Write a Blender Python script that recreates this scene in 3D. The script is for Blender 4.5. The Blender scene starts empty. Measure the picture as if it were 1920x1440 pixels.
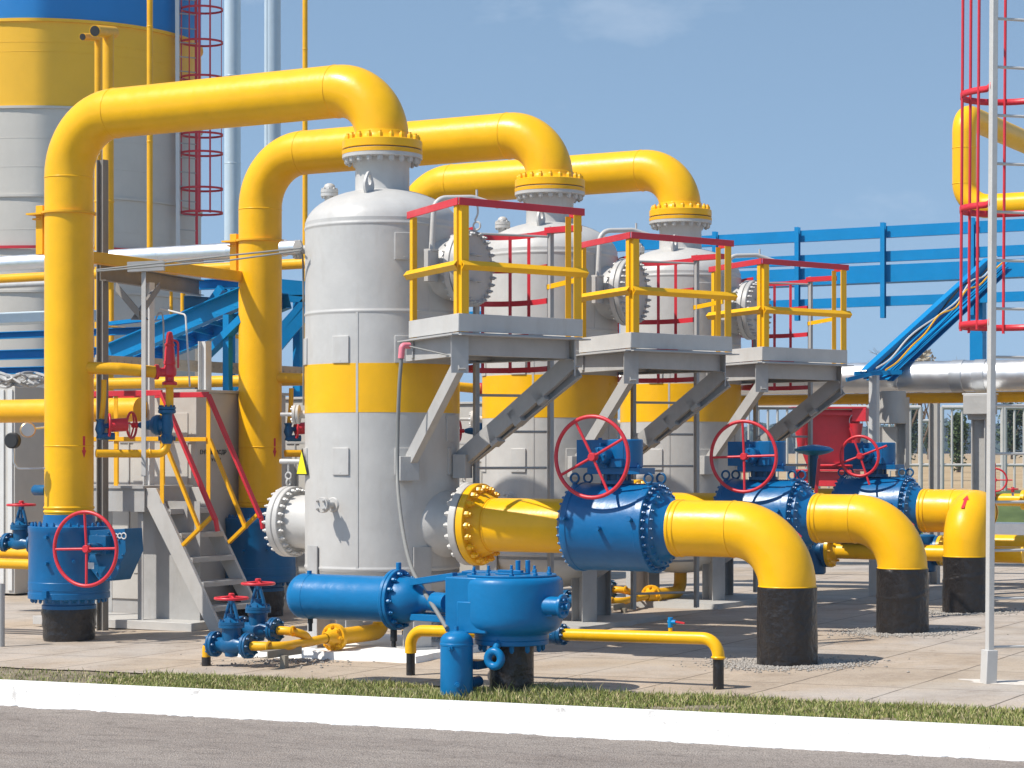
import bpy, math, random
from mathutils import Vector, Matrix, noise
random.seed(7)
V = Vector
SC = bpy.context.scene
COL = SC.collection
# ------------------------------------------------------------------ camera model
F = 4084.0; H = 1.95; HOR = 850.0; K = 0.018
def W(u, v, Y): return V(((u-960)/F*Y, Y, H-(v-HOR)/F*Y))
def zg(x, y=0): return K*(x-2.5)
def G(u, v):
    a = (u-960)/F; b = (v-HOR)/F
    Y = (H+2.5*K)/(b+K*a)
    return V((a*Y, Y, H-b*Y))
TH = math.radians(29.27)
P = V((math.cos(TH), -math.sin(TH), 0)); R = V((math.sin(TH), math.cos(TH), 0)); Z = V((0, 0, 1))
ROW = R*3.62
T = [V((-1.327, 22.3, 0))+ROW*i for i in range(3)]
def at(o, s, t, z): return V((o.x, o.y, 0))+P*s+R*t+V((0, 0, z))
def az(o, deg, r, z):            # azimuth 0 = toward the viewer's side, 90 = to the right
    a = math.radians(deg); return V((o.x+r*math.sin(a), o.y-r*math.cos(a), z))
def azd(deg):
    a = math.radians(deg); return V((math.sin(a), -math.cos(a), 0))
# ------------------------------------------------------------------ materials
def new_mat(name):
    m = bpy.data.materials.new(name); m.use_nodes = True
    nt = m.node_tree; return m, nt, nt.nodes['Principled BSDF']
def paint(name, col, rough=0.35, var=0.10, bump=0.012, metal=0.0, dirt=0.0, dcol=(0.2, 0.16, 0.11), scale=3.0, spec=0.5, coat=0.0):
    m, nt, b = new_mat(name); N = nt.nodes; L = nt.links
    geo = N.new('ShaderNodeNewGeometry')
    n1 = N.new('ShaderNodeTexNoise'); n1.inputs['Scale'].default_value = scale; n1.inputs['Detail'].default_value = 8; n1.inputs['Roughness'].default_value = 0.65
    L.new(geo.outputs['Position'], n1.inputs['Vector'])
    mp = N.new('ShaderNodeMapRange'); L.new(n1.outputs['Fac'], mp.inputs['Value'])
    mp.inputs['From Min'].default_value = 0.3; mp.inputs['From Max'].default_value = 0.7
    mp.inputs['To Min'].default_value = 1-var; mp.inputs['To Max'].default_value = 1+var
    mul = N.new('ShaderNodeVectorMath'); mul.operation = 'SCALE'
    mul.inputs[0].default_value = col; L.new(mp.outputs['Result'], mul.inputs['Scale'])
    out = mul.outputs['Vector']
    if dirt > 0:
        n3 = N.new('ShaderNodeTexNoise'); n3.inputs['Scale'].default_value = 2.2; n3.inputs['Detail'].default_value = 10; n3.inputs['Roughness'].default_value = 0.75
        mpv = N.new('ShaderNodeMapping'); mpv.inputs['Scale'].default_value = (3.2, 3.2, 0.7)
        L.new(geo.outputs['Position'], mpv.inputs['Vector']); L.new(mpv.outputs['Vector'], n3.inputs['Vector'])
        cr = N.new('ShaderNodeMapRange'); cr.inputs['From Min'].default_value = 0.52; cr.inputs['From Max'].default_value = 0.8
        cr.inputs['To Min'].default_value = 0; cr.inputs['To Max'].default_value = dirt
        L.new(n3.outputs['Fac'], cr.inputs['Value'])
        mx = N.new('ShaderNodeMix'); mx.data_type = 'RGBA'
        L.new(cr.outputs['Result'], mx.inputs['Factor']); L.new(out, mx.inputs[6]); mx.inputs[7].default_value = (*dcol, 1)
        out = mx.outputs[2]
    L.new(out, b.inputs['Base Color'])
    n2 = N.new('ShaderNodeTexNoise'); n2.inputs['Scale'].default_value = 9; n2.inputs['Detail'].default_value = 6
    L.new(geo.outputs['Position'], n2.inputs['Vector'])
    rr = N.new('ShaderNodeMapRange'); L.new(n2.outputs['Fac'], rr.inputs['Value'])
    rr.inputs['To Min'].default_value = max(0.05, rough-0.12); rr.inputs['To Max'].default_value = rough+0.14
    L.new(rr.outputs['Result'], b.inputs['Roughness'])
    b.inputs['Metallic'].default_value = metal; b.inputs['Specular IOR Level'].default_value = spec
    if coat: b.inputs['Coat Weight'].default_value = coat; b.inputs['Coat Roughness'].default_value = 0.12
    if bump > 0:
        n4 = N.new('ShaderNodeTexNoise'); n4.inputs['Scale'].default_value = 14; n4.inputs['Detail'].default_value = 5
        L.new(geo.outputs['Position'], n4.inputs['Vector'])
        bp = N.new('ShaderNodeBump'); bp.inputs['Strength'].default_value = 0.35; bp.inputs['Distance'].default_value = bump
        L.new(n4.outputs['Fac'], bp.inputs['Height']); L.new(bp.outputs['Normal'], b.inputs['Normal'])
    return m
YEL = paint('yellow_paint', (0.86, 0.455, 0.004), 0.33, 0.06, 0.006, dirt=0.16, dcol=(0.52, 0.25, 0.02), spec=0.32)
YEL2 = paint('yellow_paint_weathered', (0.80, 0.405, 0.006), 0.42, 0.10, 0.008, dirt=0.15, dcol=(0.42, 0.22, 0.03), spec=0.35)
BLU = paint('deep_blue_paint', (0.001, 0.112, 0.295), 0.33, 0.10, 0.008, dirt=0.05, dcol=(0.05, 0.14, 0.24), spec=0.4)
BLU2 = paint('light_blue_paint', (0.001, 0.205, 0.48), 0.45, 0.08, 0.006, dirt=0.04, dcol=(0.06, 0.2, 0.35), spec=0.25)
BLU4 = paint('actuator_blue_paint', (0.001, 0.145, 0.35), 0.36, 0.08, 0.010, dirt=0.05, dcol=(0.04, 0.16, 0.28), spec=0.3)
BLU3 = paint('valve_blue_paint', (0.003, 0.09, 0.22), 0.36, 0.14, 0.008, dirt=0.10, dcol=(0.06, 0.13, 0.2), spec=0.4)
RED = paint('red_paint', (0.58, 0.022, 0.035), 0.38, 0.10, 0.006, dirt=0.12, dcol=(0.55, 0.15, 0.14))
PINK = paint('pink_plastic', (0.75, 0.2, 0.25), 0.5, 0.05, 0)
GRY = paint('tank_grey_paint', (0.50, 0.487, 0.465), 0.40, 0.07, 0.006, dirt=0.34, dcol=(0.36, 0.31, 0.25))
STEEL = paint('shaded_brown_rack_steel', (0.21, 0.195, 0.175), 0.55, 0.12, 0.004, dirt=0.15, dcol=(0.3, 0.25, 0.2))  # shade on the rack is put into this brown-grey; the brown column shares it
GRY2 = paint('steelwork_grey_paint', (0.40, 0.395, 0.385), 0.48, 0.10, 0.006, dirt=0.35, dcol=(0.25, 0.21, 0.17))
GRY3 = paint('light_grey_paint', (0.60, 0.60, 0.59), 0.42, 0.06, 0.006, dirt=0.12, dcol=(0.4, 0.36, 0.3))
CAB = paint('cabin_grey_paint', (0.50, 0.48, 0.445), 0.5, 0.07, 0.004, dirt=0.15, dcol=(0.33, 0.28, 0.22))
SIL = paint('aluminium_cladding', (0.80, 0.80, 0.80), 0.42, 0.04, 0.003, metal=1.0)
GAL = paint('galvanised_steel', (0.55, 0.56, 0.57), 0.42, 0.08, 0.004, metal=0.75)
STK = paint('stack_blue_grey', (0.50, 0.60, 0.68), 0.35, 0.05, 0.004, metal=0.1)
HOSE = paint('hose_grey', (0.20, 0.20, 0.19), 0.5, 0.1, 0.002)
BRONZE = paint('dull_timber_grey', (0.23, 0.21, 0.17), 0.7, 0.1, 0.004)
BLK = paint('bitumen_black', (0.016, 0.013, 0.012), 0.33, 0.35, 0.06, dirt=0.6, dcol=(0.055, 0.045, 0.038), scale=8)
DRK = paint('dark_mouth_shade', (0.02, 0.02, 0.02), 0.6, 0.1, 0)
BRS = paint('brass', (0.55, 0.36, 0.2), 0.35, 0.1, 0, metal=0.8)
SILO_G = paint('silo_grey', (0.55, 0.52, 0.47), 0.55, 0.06, 0.004, dirt=0.15, dcol=(0.4, 0.36, 0.3), scale=1.2)
SILO_Y = paint('silo_yellow', (0.86, 0.47, 0.015), 0.5, 0.05, 0.004, scale=1.2)
SILO_B = paint('silo_blue', (0.004, 0.19, 0.52), 0.5, 0.05, 0.004, scale=1.2)
WHT = paint('whitewash', (0.86, 0.86, 0.84), 0.8, 0.05, 0.01, dirt=0.22, dcol=(0.5, 0.47, 0.43), scale=6)
SIGNY = paint('sign_yellow', (0.85, 0.75, 0.01), 0.4, 0.03, 0)
CONC = paint('support_concrete', (0.40, 0.39, 0.37), 0.75, 0.08, 0.01, dirt=0.2, dcol=(0.25, 0.23, 0.2))
TRAY = paint('beige_tray', (0.42, 0.37, 0.29), 0.55, 0.08, 0.004)
INK = paint('black_ink', (0.02, 0.02, 0.018), 0.6, 0.05, 0)
LEAFD = paint('leaf_dark', (0.035, 0.06, 0.018), 0.6, 0.35, 0, scale=9)
LEAFM = paint('leaf_mid', (0.065, 0.10, 0.028), 0.6, 0.35, 0, scale=9)
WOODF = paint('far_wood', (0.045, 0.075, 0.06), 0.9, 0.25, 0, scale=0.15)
BARK = paint('bark', (0.16, 0.12, 0.09), 0.8, 0.2, 0.01)
LIME = paint('lime_dust', (0.60, 0.55, 0.49), 0.9, 0.15, 0.02, dirt=0.5, dcol=(0.42, 0.37, 0.32), scale=9)
STONE = paint('gravel_stone', (0.31, 0.285, 0.255), 0.85, 0.3, 0, scale=22)
# ------------------------------------------------------------------ mesh builder
def frame(axis, up=None):
    w = axis.normalized()
    if up is None: up = Z if abs(w.z) < 0.95 else V((1, 0, 0))
    x = up.cross(w)
    if x.length < 1e-5: x = V((1, 0, 0)).cross(w)
    x.normalize(); y = w.cross(x).normalized()
    return x, y, w
class MB:
    def __init__(s): s.v = []; s.f = []
    def add(s, vs, fs):
        o = len(s.v); s.v += [V(p) for p in vs]; s.f += [tuple(i+o for i in f) for f in fs]; return s
    def prism(s, sec, p0, p1, up=None):
        x, y, w = frame(p1-p0, up); n = len(sec)
        vs = [p0+x*a+y*b for a, b in sec]+[p1+x*a+y*b for a, b in sec]
        fs = [(i, (i+1) % n, n+(i+1) % n, n+i) for i in range(n)]
        fs += [tuple(range(n-1, -1, -1)), tuple(range(n, 2*n))]
        return s.add(vs, fs)
    def bar(s, p0, p1, w, h, up=None):          # w sideways, h along up
        return s.prism([(-w/2, -h/2), (w/2, -h/2), (w/2, h/2), (-w/2, h/2)], V(p0), V(p1), up)
    def angle(s, p0, p1, a, t=0.008, up=None, fx=1, fy=1):
        sec = [(0, 0), (a*fx, 0), (a*fx, t*fy), (t*fx, t*fy), (t*fx, a*fy), (0, a*fy)]
        if fx*fy < 0: sec = sec[::-1]
        return s.prism(sec, V(p0), V(p1), up)
    def channel(s, p0, p1, h, b, t=0.01, up=None, fx=1):
        sec = [(0, -h/2), (b*fx, -h/2), (b*fx, -h/2+t), (t*fx, -h/2+t), (t*fx, h/2-t), (b*fx, h/2-t), (b*fx, h/2), (0, h/2)]
        if fx < 0: sec = sec[::-1]
        return s.prism(sec, V(p0), V(p1), up)
    def hbeam(s, p0, p1, h, b, t=0.012, up=None):
        c = t/2
        sec = [(-b/2, -h/2), (b/2, -h/2), (b/2, -h/2+t), (c, -h/2+t), (c, h/2-t), (b/2, h/2-t), (b/2, h/2), (-b/2, h/2), (-b/2, h/2-t), (-c, h/2-t), (-c, -h/2+t), (-b/2, -h/2+t)]
        return s.prism(sec, V(p0), V(p1), up)
    def box(s, c, sx, sy, sz, ax=P, ay=R, azv=Z):
        c = V(c); vs = []
        for k in (-1, 1):
            for j in (-1, 1):
                for i in (-1, 1): vs.append(c+ax*(i*sx/2)+ay*(j*sy/2)+azv*(k*sz/2))
        return s.add(vs, [(0, 2, 3, 1), (4, 5, 7, 6), (0, 1, 5, 4), (2, 6, 7, 3), (0, 4, 6, 2), (1, 3, 7, 5)])
    def lathe(s, o, axis, prof, n=32, up=None):
        x, y, w = frame(axis, up); o = V(o); vs = []; rings = []
        for r, h in prof:
            if r < 1e-6: rings.append([len(vs)]); vs.append(o+w*h)
            else:
                st = len(vs); rings.append(list(range(st, st+n)))
                for i in range(n):
                    a = 2*math.pi*i/n; vs.append(o+w*h+x*(r*math.cos(a))+y*(r*math.sin(a)))
        fs = []
        for A, B in zip(rings, rings[1:]):
            if len(A) == 1 and len(B) == 1: continue
            for i in range(n):
                j = (i+1) % n
                if len(A) == 1: fs.append((A[0], B[j], B[i]))
                elif len(B) == 1: fs.append((A[i], A[j], B[0]))
                else: fs.append((A[i], A[j], B[j], B[i]))
        return s.add(vs, fs)
    def cyl(s, p0, p1, r, n=20, c=0.0, r1=None):
        p0 = V(p0); p1 = V(p1); L = (p1-p0).length; r1 = r if r1 is None else r1
        if c > 0: pr = [(0, 0), (r-c, 0), (r, c), (r1, L-c), (r1-c, L), (0, L)]
        else: pr = [(0, 0), (r, 0), (r1, L), (0, L)]
        return s.lathe(p0, p1-p0, pr, n)
    def ring(s, o, axis, r, w, t=0.006, n=32):   # a weld bead or band round a pipe
        return s.lathe(o, axis, [(r-0.004, -w/2), (r+t*0.7, -w/4), (r+t, 0), (r+t*0.7, w/4), (r-0.004, w/2)], n)
    def disc(s, o, axis, r, h, c=0.006, n=40, ri=0.0):
        if ri > 0: pr = [(ri, 0), (r-c, 0), (r, c), (r, h-c), (r-c, h), (ri, h), (ri, 0)]
        else: pr = [(0, 0), (r-c, 0), (r, c), (r, h-c), (r-c, h), (0, h)]
        return s.lathe(o, axis, pr, n)
    def bolts(s, o, axis, rad, num, r, h, stud=0.0, a0=0.0, two=False):
        x, y, w = frame(axis); o = V(o)
        for i in range(num):
            a = 2*math.pi*(i+a0)/num; c = o+x*(rad*math.cos(a))+y*(rad*math.sin(a))
            s.lathe(c, w, [(0, 0), (r, 0), (r, h*0.85), (r*0.85, h), (0, h)], 6)
            if stud: s.cyl(c+w*h, c+w*(h+stud), r*0.55, 6)
        return s
    def torus(s, o, axis, Rr, r, n=40, m=10):
        x, y, w = frame(axis); o = V(o); vs = []; fs = []
        for i in range(n):
            a = 2*math.pi*i/n; d = x*math.cos(a)+y*math.sin(a)
            for j in range(m):
                b = 2*math.pi*j/m; vs.append(o+d*(Rr+r*math.cos(b))+w*(r*math.sin(b)))
        for i in range(n):
            for j in range(m):
                fs.append((i*m+j, ((i+1) % n)*m+j, ((i+1) % n)*m+(j+1) % m, i*m+(j+1) % m))
        return s.add(vs, fs)
    def sweep(s, pts, r, n=24, caps=True):
        pts = [V(p) for p in pts]; x, y, w = frame(pts[1]-pts[0]); vs = []; fs = []
        rs = r if isinstance(r, (list, tuple)) else [r]*len(pts)
        for i, p in enumerate(pts):
            if i == 0: t = pts[1]-pts[0]
            elif i == len(pts)-1: t = pts[-1]-pts[-2]
            else: t = (pts[i+1]-p).normalized()+(p-pts[i-1]).normalized()
            t.normalize()
            q = w.rotation_difference(t); x = q @ x; y = q @ y; w = t
            for k in range(n):
                a = 2*math.pi*k/n; vs.append(p+x*(rs[i]*math.cos(a))+y*(rs[i]*math.sin(a)))
        for i in range(len(pts)-1):
            for k in range(n):
                j = (k+1) % n; fs.append((i*n+k, i*n+j, (i+1)*n+j, (i+1)*n+k))
        if caps: fs += [tuple(range(n-1, -1, -1)), tuple(range((len(pts)-1)*n, len(pts)*n))]
        return s.add(vs, fs)
    def build(s, name, m, parent=None, bevel=0.0, smooth=True, angle=38):
        me = bpy.data.meshes.new(name)
        loc = V((0, 0, 0))
        if parent is not None:
            q = parent
            while q is not None: loc += q.location; q = q.parent
        else:
            mn = [min(p[i] for p in s.v) for i in range(3)]; mx_ = [max(p[i] for p in s.v) for i in range(3)]
            loc = V(((mn[0]+mx_[0])/2, (mn[1]+mx_[1])/2, mn[2]))
        me.from_pydata([tuple(p-loc) for p in s.v], [], s.f); me.update()
        if smooth:
            me.polygons.foreach_set('use_smooth', [True]*len(me.polygons)); me.set_sharp_from_angle(angle=math.radians(angle))
        me.materials.append(m)
        o = bpy.data.objects.new(name, me); COL.objects.link(o)
        if parent is not None: o.parent = parent
        else: o.location = loc
        if bevel:
            b = o.modifiers.new('Bevel', 'BEVEL'); b.width = bevel; b.segments = 2; b.limit_method = 'ANGLE'; b.angle_limit = math.radians(50)
        return o
def thing(name, label, cat, loc, group=None):
    o = bpy.data.objects.new(name, None); COL.objects.link(o); o.location = V(loc); o.empty_display_size = 0.2
    o['label'] = label; o['category'] = cat
    if group: o['group'] = group
    return o
def tag(o, label, cat, group=None):
    o['label'] = label; o['category'] = cat
    if group: o['group'] = group
    return o
def struct(o, kind='structure'): o['kind'] = kind; return o
def copy_tree(o, off, label=None, skip=()):
    def rec(a, par):
        c = a.copy(); COL.objects.link(c)
        if par is not None: c.parent = par
        for ch in list(a.children):
            if ch.name.split('.')[0] not in skip: rec(ch, c)
        return c
    r = rec(o, None); r.location = o.location+off
    if label: r['label'] = label
    return r
def fillet(pts, rad, n=10):
    pts = [V(p) for p in pts]; out = [pts[0]]
    for i in range(1, len(pts)-1):
        a = (pts[i-1]-pts[i]).normalized(); b = (pts[i+1]-pts[i]).normalized()
        ang = a.angle(b); rr = rad[i-1] if isinstance(rad, (list, tuple)) else rad
        d = rr/math.tan(ang/2); p0 = pts[i]+a*d; p1 = pts[i]+b*d
        c = pts[i]+(a+b).normalized()*(rr/math.sin(ang/2))
        v0 = p0-c; v1 = p1-c; tot = v0.angle(v1); axis = v0.cross(v1).normalized()
        for k in range(n+1): out.append(c+Matrix.Rotation(tot*k/n, 3, axis) @ v0)
    out.append(pts[-1]); return out
def curve(pts, n=8):                            # Catmull-Rom through the points
    pts = [V(p) for p in pts]; q = [pts[0]*2-pts[1]]+pts+[pts[-1]*2-pts[-2]]; out = []
    for i in range(1, len(q)-2):
        a, b, c, d = q[i-1:i+3]
        for k in range(n):
            t = k/n; out.append(0.5*((2*b)+(c-a)*t+(2*a-5*b+4*c-d)*t*t+(3*b-a-3*c+d)*t**3))
    out.append(pts[-1]); return out
def handwheel(c, nrm, Rr, r, parent, m=None, rot=0.0, spokes=4, dish=0.03, extend=0.0):
    m = m or RED; c = V(c); nrm = nrm.normalized()
    x, y, w = frame(nrm)
    hw = MB().torus(c, nrm, Rr, r, 56, 12).build('handwheel', m, parent)
    for i in range(spokes):
        a = rot+2*math.pi*i/spokes; d = x*math.cos(a)+y*math.sin(a)
        sp = MB().cyl(c-w*dish, c+d*(Rr+extend), r*0.72, 10); sp.build('spoke', m, hw)
    MB().cyl(c-w*(dish+0.05), c-w*(dish-0.03), r*2.1, 16, 0.006).build('hub', m, hw)
    return hw
# ------------------------------------------------------------------ SEPARATORS
t0 = T[0]
def make_separator():
    root = thing('separator_vessel', 'nearest grey separator tank with yellow band and warning triangle', 'tank', (t0.x, t0.y, zg(t0.x)), 'grey separator tanks in a row')
    b = MB(); pr = []
    for i in range(13):
        a = math.pi/2*i/12; pr.append((0.79*math.sin(a), 0.776-0.395*math.cos(a)))
    def seam(z): return [(0.79, z-0.06), (0.79, z-0.03), (0.79, z-0.018), (0.796, z-0.009), (0.797, z), (0.796, z+0.009), (0.79, z+0.018), (0.79, z+0.03), (0.79, z+0.06)]
    pr += seam(0.80)+seam(3.36)+seam(4.235)
    for i in range(1, 15):
        a = math.pi/2*i/15; pr.append((0.79*math.cos(a), 4.254+0.40*math.sin(a)))
    pr.append((0.0, 4.654))
    b.lathe(V((t0.x, t0.y, 0)), Z, pr, 96)
    for z0, z1, d in ((0.81, 3.35, -15), (3.37, 4.22, 40)):
        b.box(az(t0, d, 0.79, (z0+z1)/2), 0.022, 0.01, z1-z0, azd(d+90), azd(d))
    b.build('shell', GRY, root, angle=50)
    MB().lathe(V((t0.x, t0.y, 0)), Z, [(0.785, 2.354), (0.7925, 2.356), (0.7925, 2.843), (0.785, 2.845)], 96).build('yellow_band', YEL, root)
    # top nozzle
    b = MB(); o = V((t0.x, t0.y, 0))
    b.lathe(o, Z, [(0.30, 4.58), (0.278, 4.63), (0.276, 4.87), (0.295, 4.90), (0.30, 4.955), (0.404, 4.955), (0.41, 4.961), (0.41, 5.036), (0.404, 5.042), (0.2, 5.042)], 48)
    b.bolts(o+Z*4.955, -Z, 0.362, 20, 0.031, 0.045, 0.012)
    b.build('top_nozzle', GRY, root)
    MB().lathe(o, Z, [(0.400, 4.996), (0.4125, 4.998), (0.4125, 5.038), (0.400, 5.0425)], 48).build('flange_rim', YEL2, root)
    MB().lathe(o, Z, [(0.3, 5.04), (0.398, 5.041), (0.398, 5.05), (0.3, 5.051)], 40).build('gasket', DRK, root)
    # lifting lugs
    for d, rr in ((-14, 0.46), (166, 0.46)):
        c = az(t0, d, rr, 4.60); n = azd(d+72); rd = n.cross(Z)
        outer = []; inner = []
        for i in range(24):
            a = 2*math.pi*i/24; ca, sa = math.cos(a), math.sin(a)
            w = 0.08 if sa < 0 else 0.08*(1-0.4*sa)
            outer.append((w*ca, 0.05+0.13*sa)); inner.append((0.03*ca, 0.09+0.05*sa))
        lb = MB(); vs = []
        for off in (-0.013, 0.013):
            vs += [c+n*off+rd*a+Z*q for a, q in outer]+[c+n*off+rd*a+Z*q for a, q in inner]
        fs = []
        for i in range(24):
            j = (i+1) % 24
            fs += [(i, j, 24+j, 24+i), (48+i, 72+i, 72+j, 48+j), (i, 48+i, 48+j, j), (24+i, 24+j, 72+j, 72+i)]
        lb.add(vs, fs).build('lifting_lug', GRY, root)
    # safety vent on the dome
    c = az(t0, -104, 0.57, 4.48); b = MB()
    b.lathe(c, Z, [(0.05, 0), (0.05, 0.10), (0.058, 0.115), (0.09, 0.115), (0.09, 0.145), (0.085, 0.147), (0.085, 0.152), (0.09, 0.154), (0.09, 0.185), (0.06, 0.19), (0.06, 0.21), (0.05, 0.235), (0.025, 0.25), (0, 0.252)], 24)
    b.bolts(c+Z*0.185, Z, 0.072, 8, 0.012, 0.018); b.bolts(c+Z*0.115, -Z, 0.072, 8, 0.012, 0.02)
    b.build('vent_nozzle', GRY, root)
    # small front nozzle
    d = azd(-35); c = az(t0, -35, 0.77, 1.44); b = MB()
    b.cyl(c, c+d*0.16, 0.035, 16); b.disc(c+d*0.15, d, 0.078, 0.025, 0.004, 24); b.disc(c+d*0.178, d, 0.078, 0.025, 0.004, 24)
    b.bolts(c+d*0.203, d, 0.056, 4, 0.014, 0.022, 0.012, 0.5); b.bolts(c+d*0.15, -d, 0.056, 4, 0.014, 0.02, 0.01, 0.5)
    b.disc(c, d, 0.075, 0.03, 0.01, 24); b.build('instrument_nozzle', GRY, root)
    # upper left instrument nozzle
    d = azd(-100); c = az(t0, -100, 0.76, 4.05); b = MB()
    b.cyl(c, c+d*0.12, 0.045, 16); b.disc(c+d*0.10, d, 0.10, 0.03, 0.004, 24); b.disc(c+d*0.135, d, 0.10, 0.03, 0.004, 24); b.bolts(c+d*0.165, d, 0.075, 8, 0.014, 0.02)
    b.build('instrument_nozzle', GRY, root)
    d = azd(-96); c = az(t0, -96, 0.76, 2.35); b = MB()
    b.cyl(c, c+d*0.12, 0.04, 16); b.disc(c+d*0.10, d, 0.10, 0.03, 0.004, 24); b.disc(c+d*0.135, d, 0.10, 0.03, 0.004, 24); b.bolts(c+d*0.165, d, 0.075, 8, 0.014, 0.02)
    b.cyl(c+d*0.165, c+d*0.3, 0.02, 10); b.build('instrument_nozzle', GRY, root)
    # blind manhole on the left
    o = at(t0, 0, 0, 1.235); b = MB()
    b.cyl(o-P*0.6, o-P*1.08, 0.278, 40); b.lathe(o-P*0.72, -P, [(0.32, 0), (0.29, 0.03), (0.276, 0.06)], 40)
    b.disc(o-P*1.07, -P, 0.37, 0.06, 0.006, 48); b.bolts(o-P*1.07, P, 0.332, 24, 0.022, 0.04, 0.02)
    b.build('manhole', GRY, root)
    b = MB(); b.disc(o-P*1.137, -P, 0.37, 0.07, 0.008, 48); b.bolts(o-P*1.207, -P, 0.332, 24, 0.022, 0.04, 0.02)
    b.build('manhole_cover', GRY, root)
    b = MB(); e = o-P*1.17
    b.sweep(fillet([e+P*0.42+R*0.1+Z*0.62, e+Z*0.63, e-P*0.10+Z*0.63], 0.02, 3), 0.028, 12)
    b.sweep(fillet([e+Z*0.61, e+Z*0.52], 0.01, 2), 0.01, 8); b.torus(e+Z*0.48, R, 0.035, 0.01, 16, 6); b.torus(e+Z*0.41, P, 0.035, 0.01, 16, 6)
    b.build('davit_arm', GRY, root)
    # outlet nozzle
    o = at(t0, 0, 0, 1.24); b = MB()
    b.lathe(o, P, [(0.40, 0.60), (0.36, 0.76), (0.315, 0.82), (0.285, 0.87), (0.285, 0.99), (0.30, 1.015), (0.404, 1.015), (0.41, 1.021), (0.41, 1.088), (0.404, 1.094), (0.2, 1.094)], 48)
    b.bolts(o+P*1.015, -P, 0.362, 20, 0.031, 0.045, 0.015); b.build('outlet_nozzle', GRY, root)
    MB().lathe(o, P, [(0.3, 1.093), (0.398, 1.094), (0.398, 1.103), (0.3, 1.104)], 40).build('gasket', DRK, root)
    # hatch above the platform
    o = at(t0, 0, 0, 3.80); b = MB()
    b.lathe(o, P, [(0.36, 0.62), (0.33, 0.76), (0.30, 0.80), (0.292, 0.93), (0.30, 0.955), (0.38, 0.955), (0.385, 0.96), (0.385, 1.01), (0.38, 1.015), (0.2, 1.015)], 48)
    b.bolts(o+P*0.955, -P, 0.347, 28, 0.02, 0.035, 0.015); b.build('hatch', GRY, root)
    b = MB(); b.disc(o+P*1.022, P, 0.385, 0.065, 0.008, 48); b.bolts(o+P*1.087, P, 0.347, 28, 0.021, 0.04, 0.02)
    for q in (-1, 1): b.sweep(fillet([o+P*1.08+R*(-0.07)+Z*0.13*q, o+P*1.14+R*(-0.07)+Z*0.13*q, o+P*1.14+R*0.07+Z*0.13*q, o+P*1.08+R*0.07+Z*0.13*q], 0.02, 4), 0.011, 8)
    b.build('hatch_cover', GRY2, root)
    # davit
    c = at(t0, 0.83, -0.40, 3.86); b = MB()
    b.box(c-Z*0.06, 0.07, 0.16, 0.30); b.box(c+Z*0.10, 0.10, 0.12, 0.02)
    pth = fillet([c+Z*0.05, c+Z*0.62+R*0.06, at(t0, 1.10, -0.05, 4.50), at(t0, 1.30, 0.12, 4.42)], [0.14, 0.1], 8)
    b.sweep(pth, 0.028, 14)
    e = at(t0, 1.13, -0.02, 4.47)
    b.sweep(curve([e, e+V((0.01, 0, -0.12)), e+V((-0.02, 0, -0.2))], 4), 0.01, 8); b.torus(e-Z*0.25, R, 0.04, 0.011, 16, 6); b.cyl(e+Z*0.02, e+Z*0.11, 0.012, 8)
    b.build('davit_arm', GRY, root)
    # mounting pads
    for d, zz in ((-76, 2.98), (-28, 2.98), (19, 2.98), (-76, 1.87), (-28, 1.87), (64, 2.2), (19, 4.0), (66, 1.87), (19, 1.87)):
        wv = 0.19; n = 5; vs = []; fs = []
        for i in range(n+1):
            a = d+math.degrees((i/n-0.5)*wv/0.8)
            for rr in (0.785, 0.806):
                for q in (-0.135, 0.135): vs.append(az(t0, a, rr, zz+q))
        for i in range(n):
            k = i*4; m_ = k+4
            fs += [(k+2, k+3, m_+3, m_+2), (k+1, m_+1, m_+3, k+3), (k, k+2, m_+2, m_)]
        fs += [(0, 1, 3, 2), (n*4, n*4+2, n*4+3, n*4+1)]
        pb = MB().add(vs, fs); pb.cyl(az(t0, d, 0.80, zz-0.11), az(t0, d, 0.808, zz-0.11), 0.009, 8)
        pb.build('mounting_pad', GRY, root, bevel=0.006)
    # legs
    for d in (-57, 33, 123, 213):
        c = az(t0, d, 0.70, 0); g = zg(c.x)+0.06; b = MB()
        b.hbeam(V((c.x, c.y, g+0.02)), V((c.x, c.y, 1.02)), 0.22, 0.20, 0.014, azd(d))
        b.box(V((c.x, c.y, g+0.012)), 0.30, 0.30, 0.024, azd(d+90), azd(d))
        b.build('leg', GRY2, root)
    b = MB(); b.sweep(fillet([V((t0.x, t0.y, 0.45)), V((t0.x, t0.y, 0.13)), at(t0, 0, -0.86, 0.13)], 0.16, 8), 0.084, 24)
    b.disc(at(t0, 0, -0.84, 0.13), -R, 0.135, 0.03, 0.004, 28); b.bolts(at(t0, 0, -0.84, 0.13), R, 0.105, 8, 0.018, 0.03, 0.01)
    b.build('drain_outlet', YEL2, root)
    return root
sep1 = make_separator()
sep2 = copy_tree(sep1, ROW, 'middle grey separator tank with yellow band, half hidden by the nearest tank')
sep3 = copy_tree(sep1, ROW*2, 'farthest grey separator tank in front of the blue walkway')
# warning triangle
b = MB(); d = azd(-58); x = azd(32); c = az(t0, -73, 0.83, 0)
rt = thing('warning_sign', 'yellow triangular warning sign on the left side of the nearest tank', 'sign', c+Z*1.73)
b.prism([(-0.13, 0), (0.13, 0), (0, 0.27)], c+d*0.0+Z*1.73, c+d*0.008+Z*1.73, Z); b.build('border', INK, rt)
b = MB(); b.prism([(-0.11, 0.012), (0.11, 0.012), (0, 0.24)], c+d*0.009+Z*1.73, c+d*0.012+Z*1.73, Z); b.build('panel', SIGNY, rt)
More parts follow.
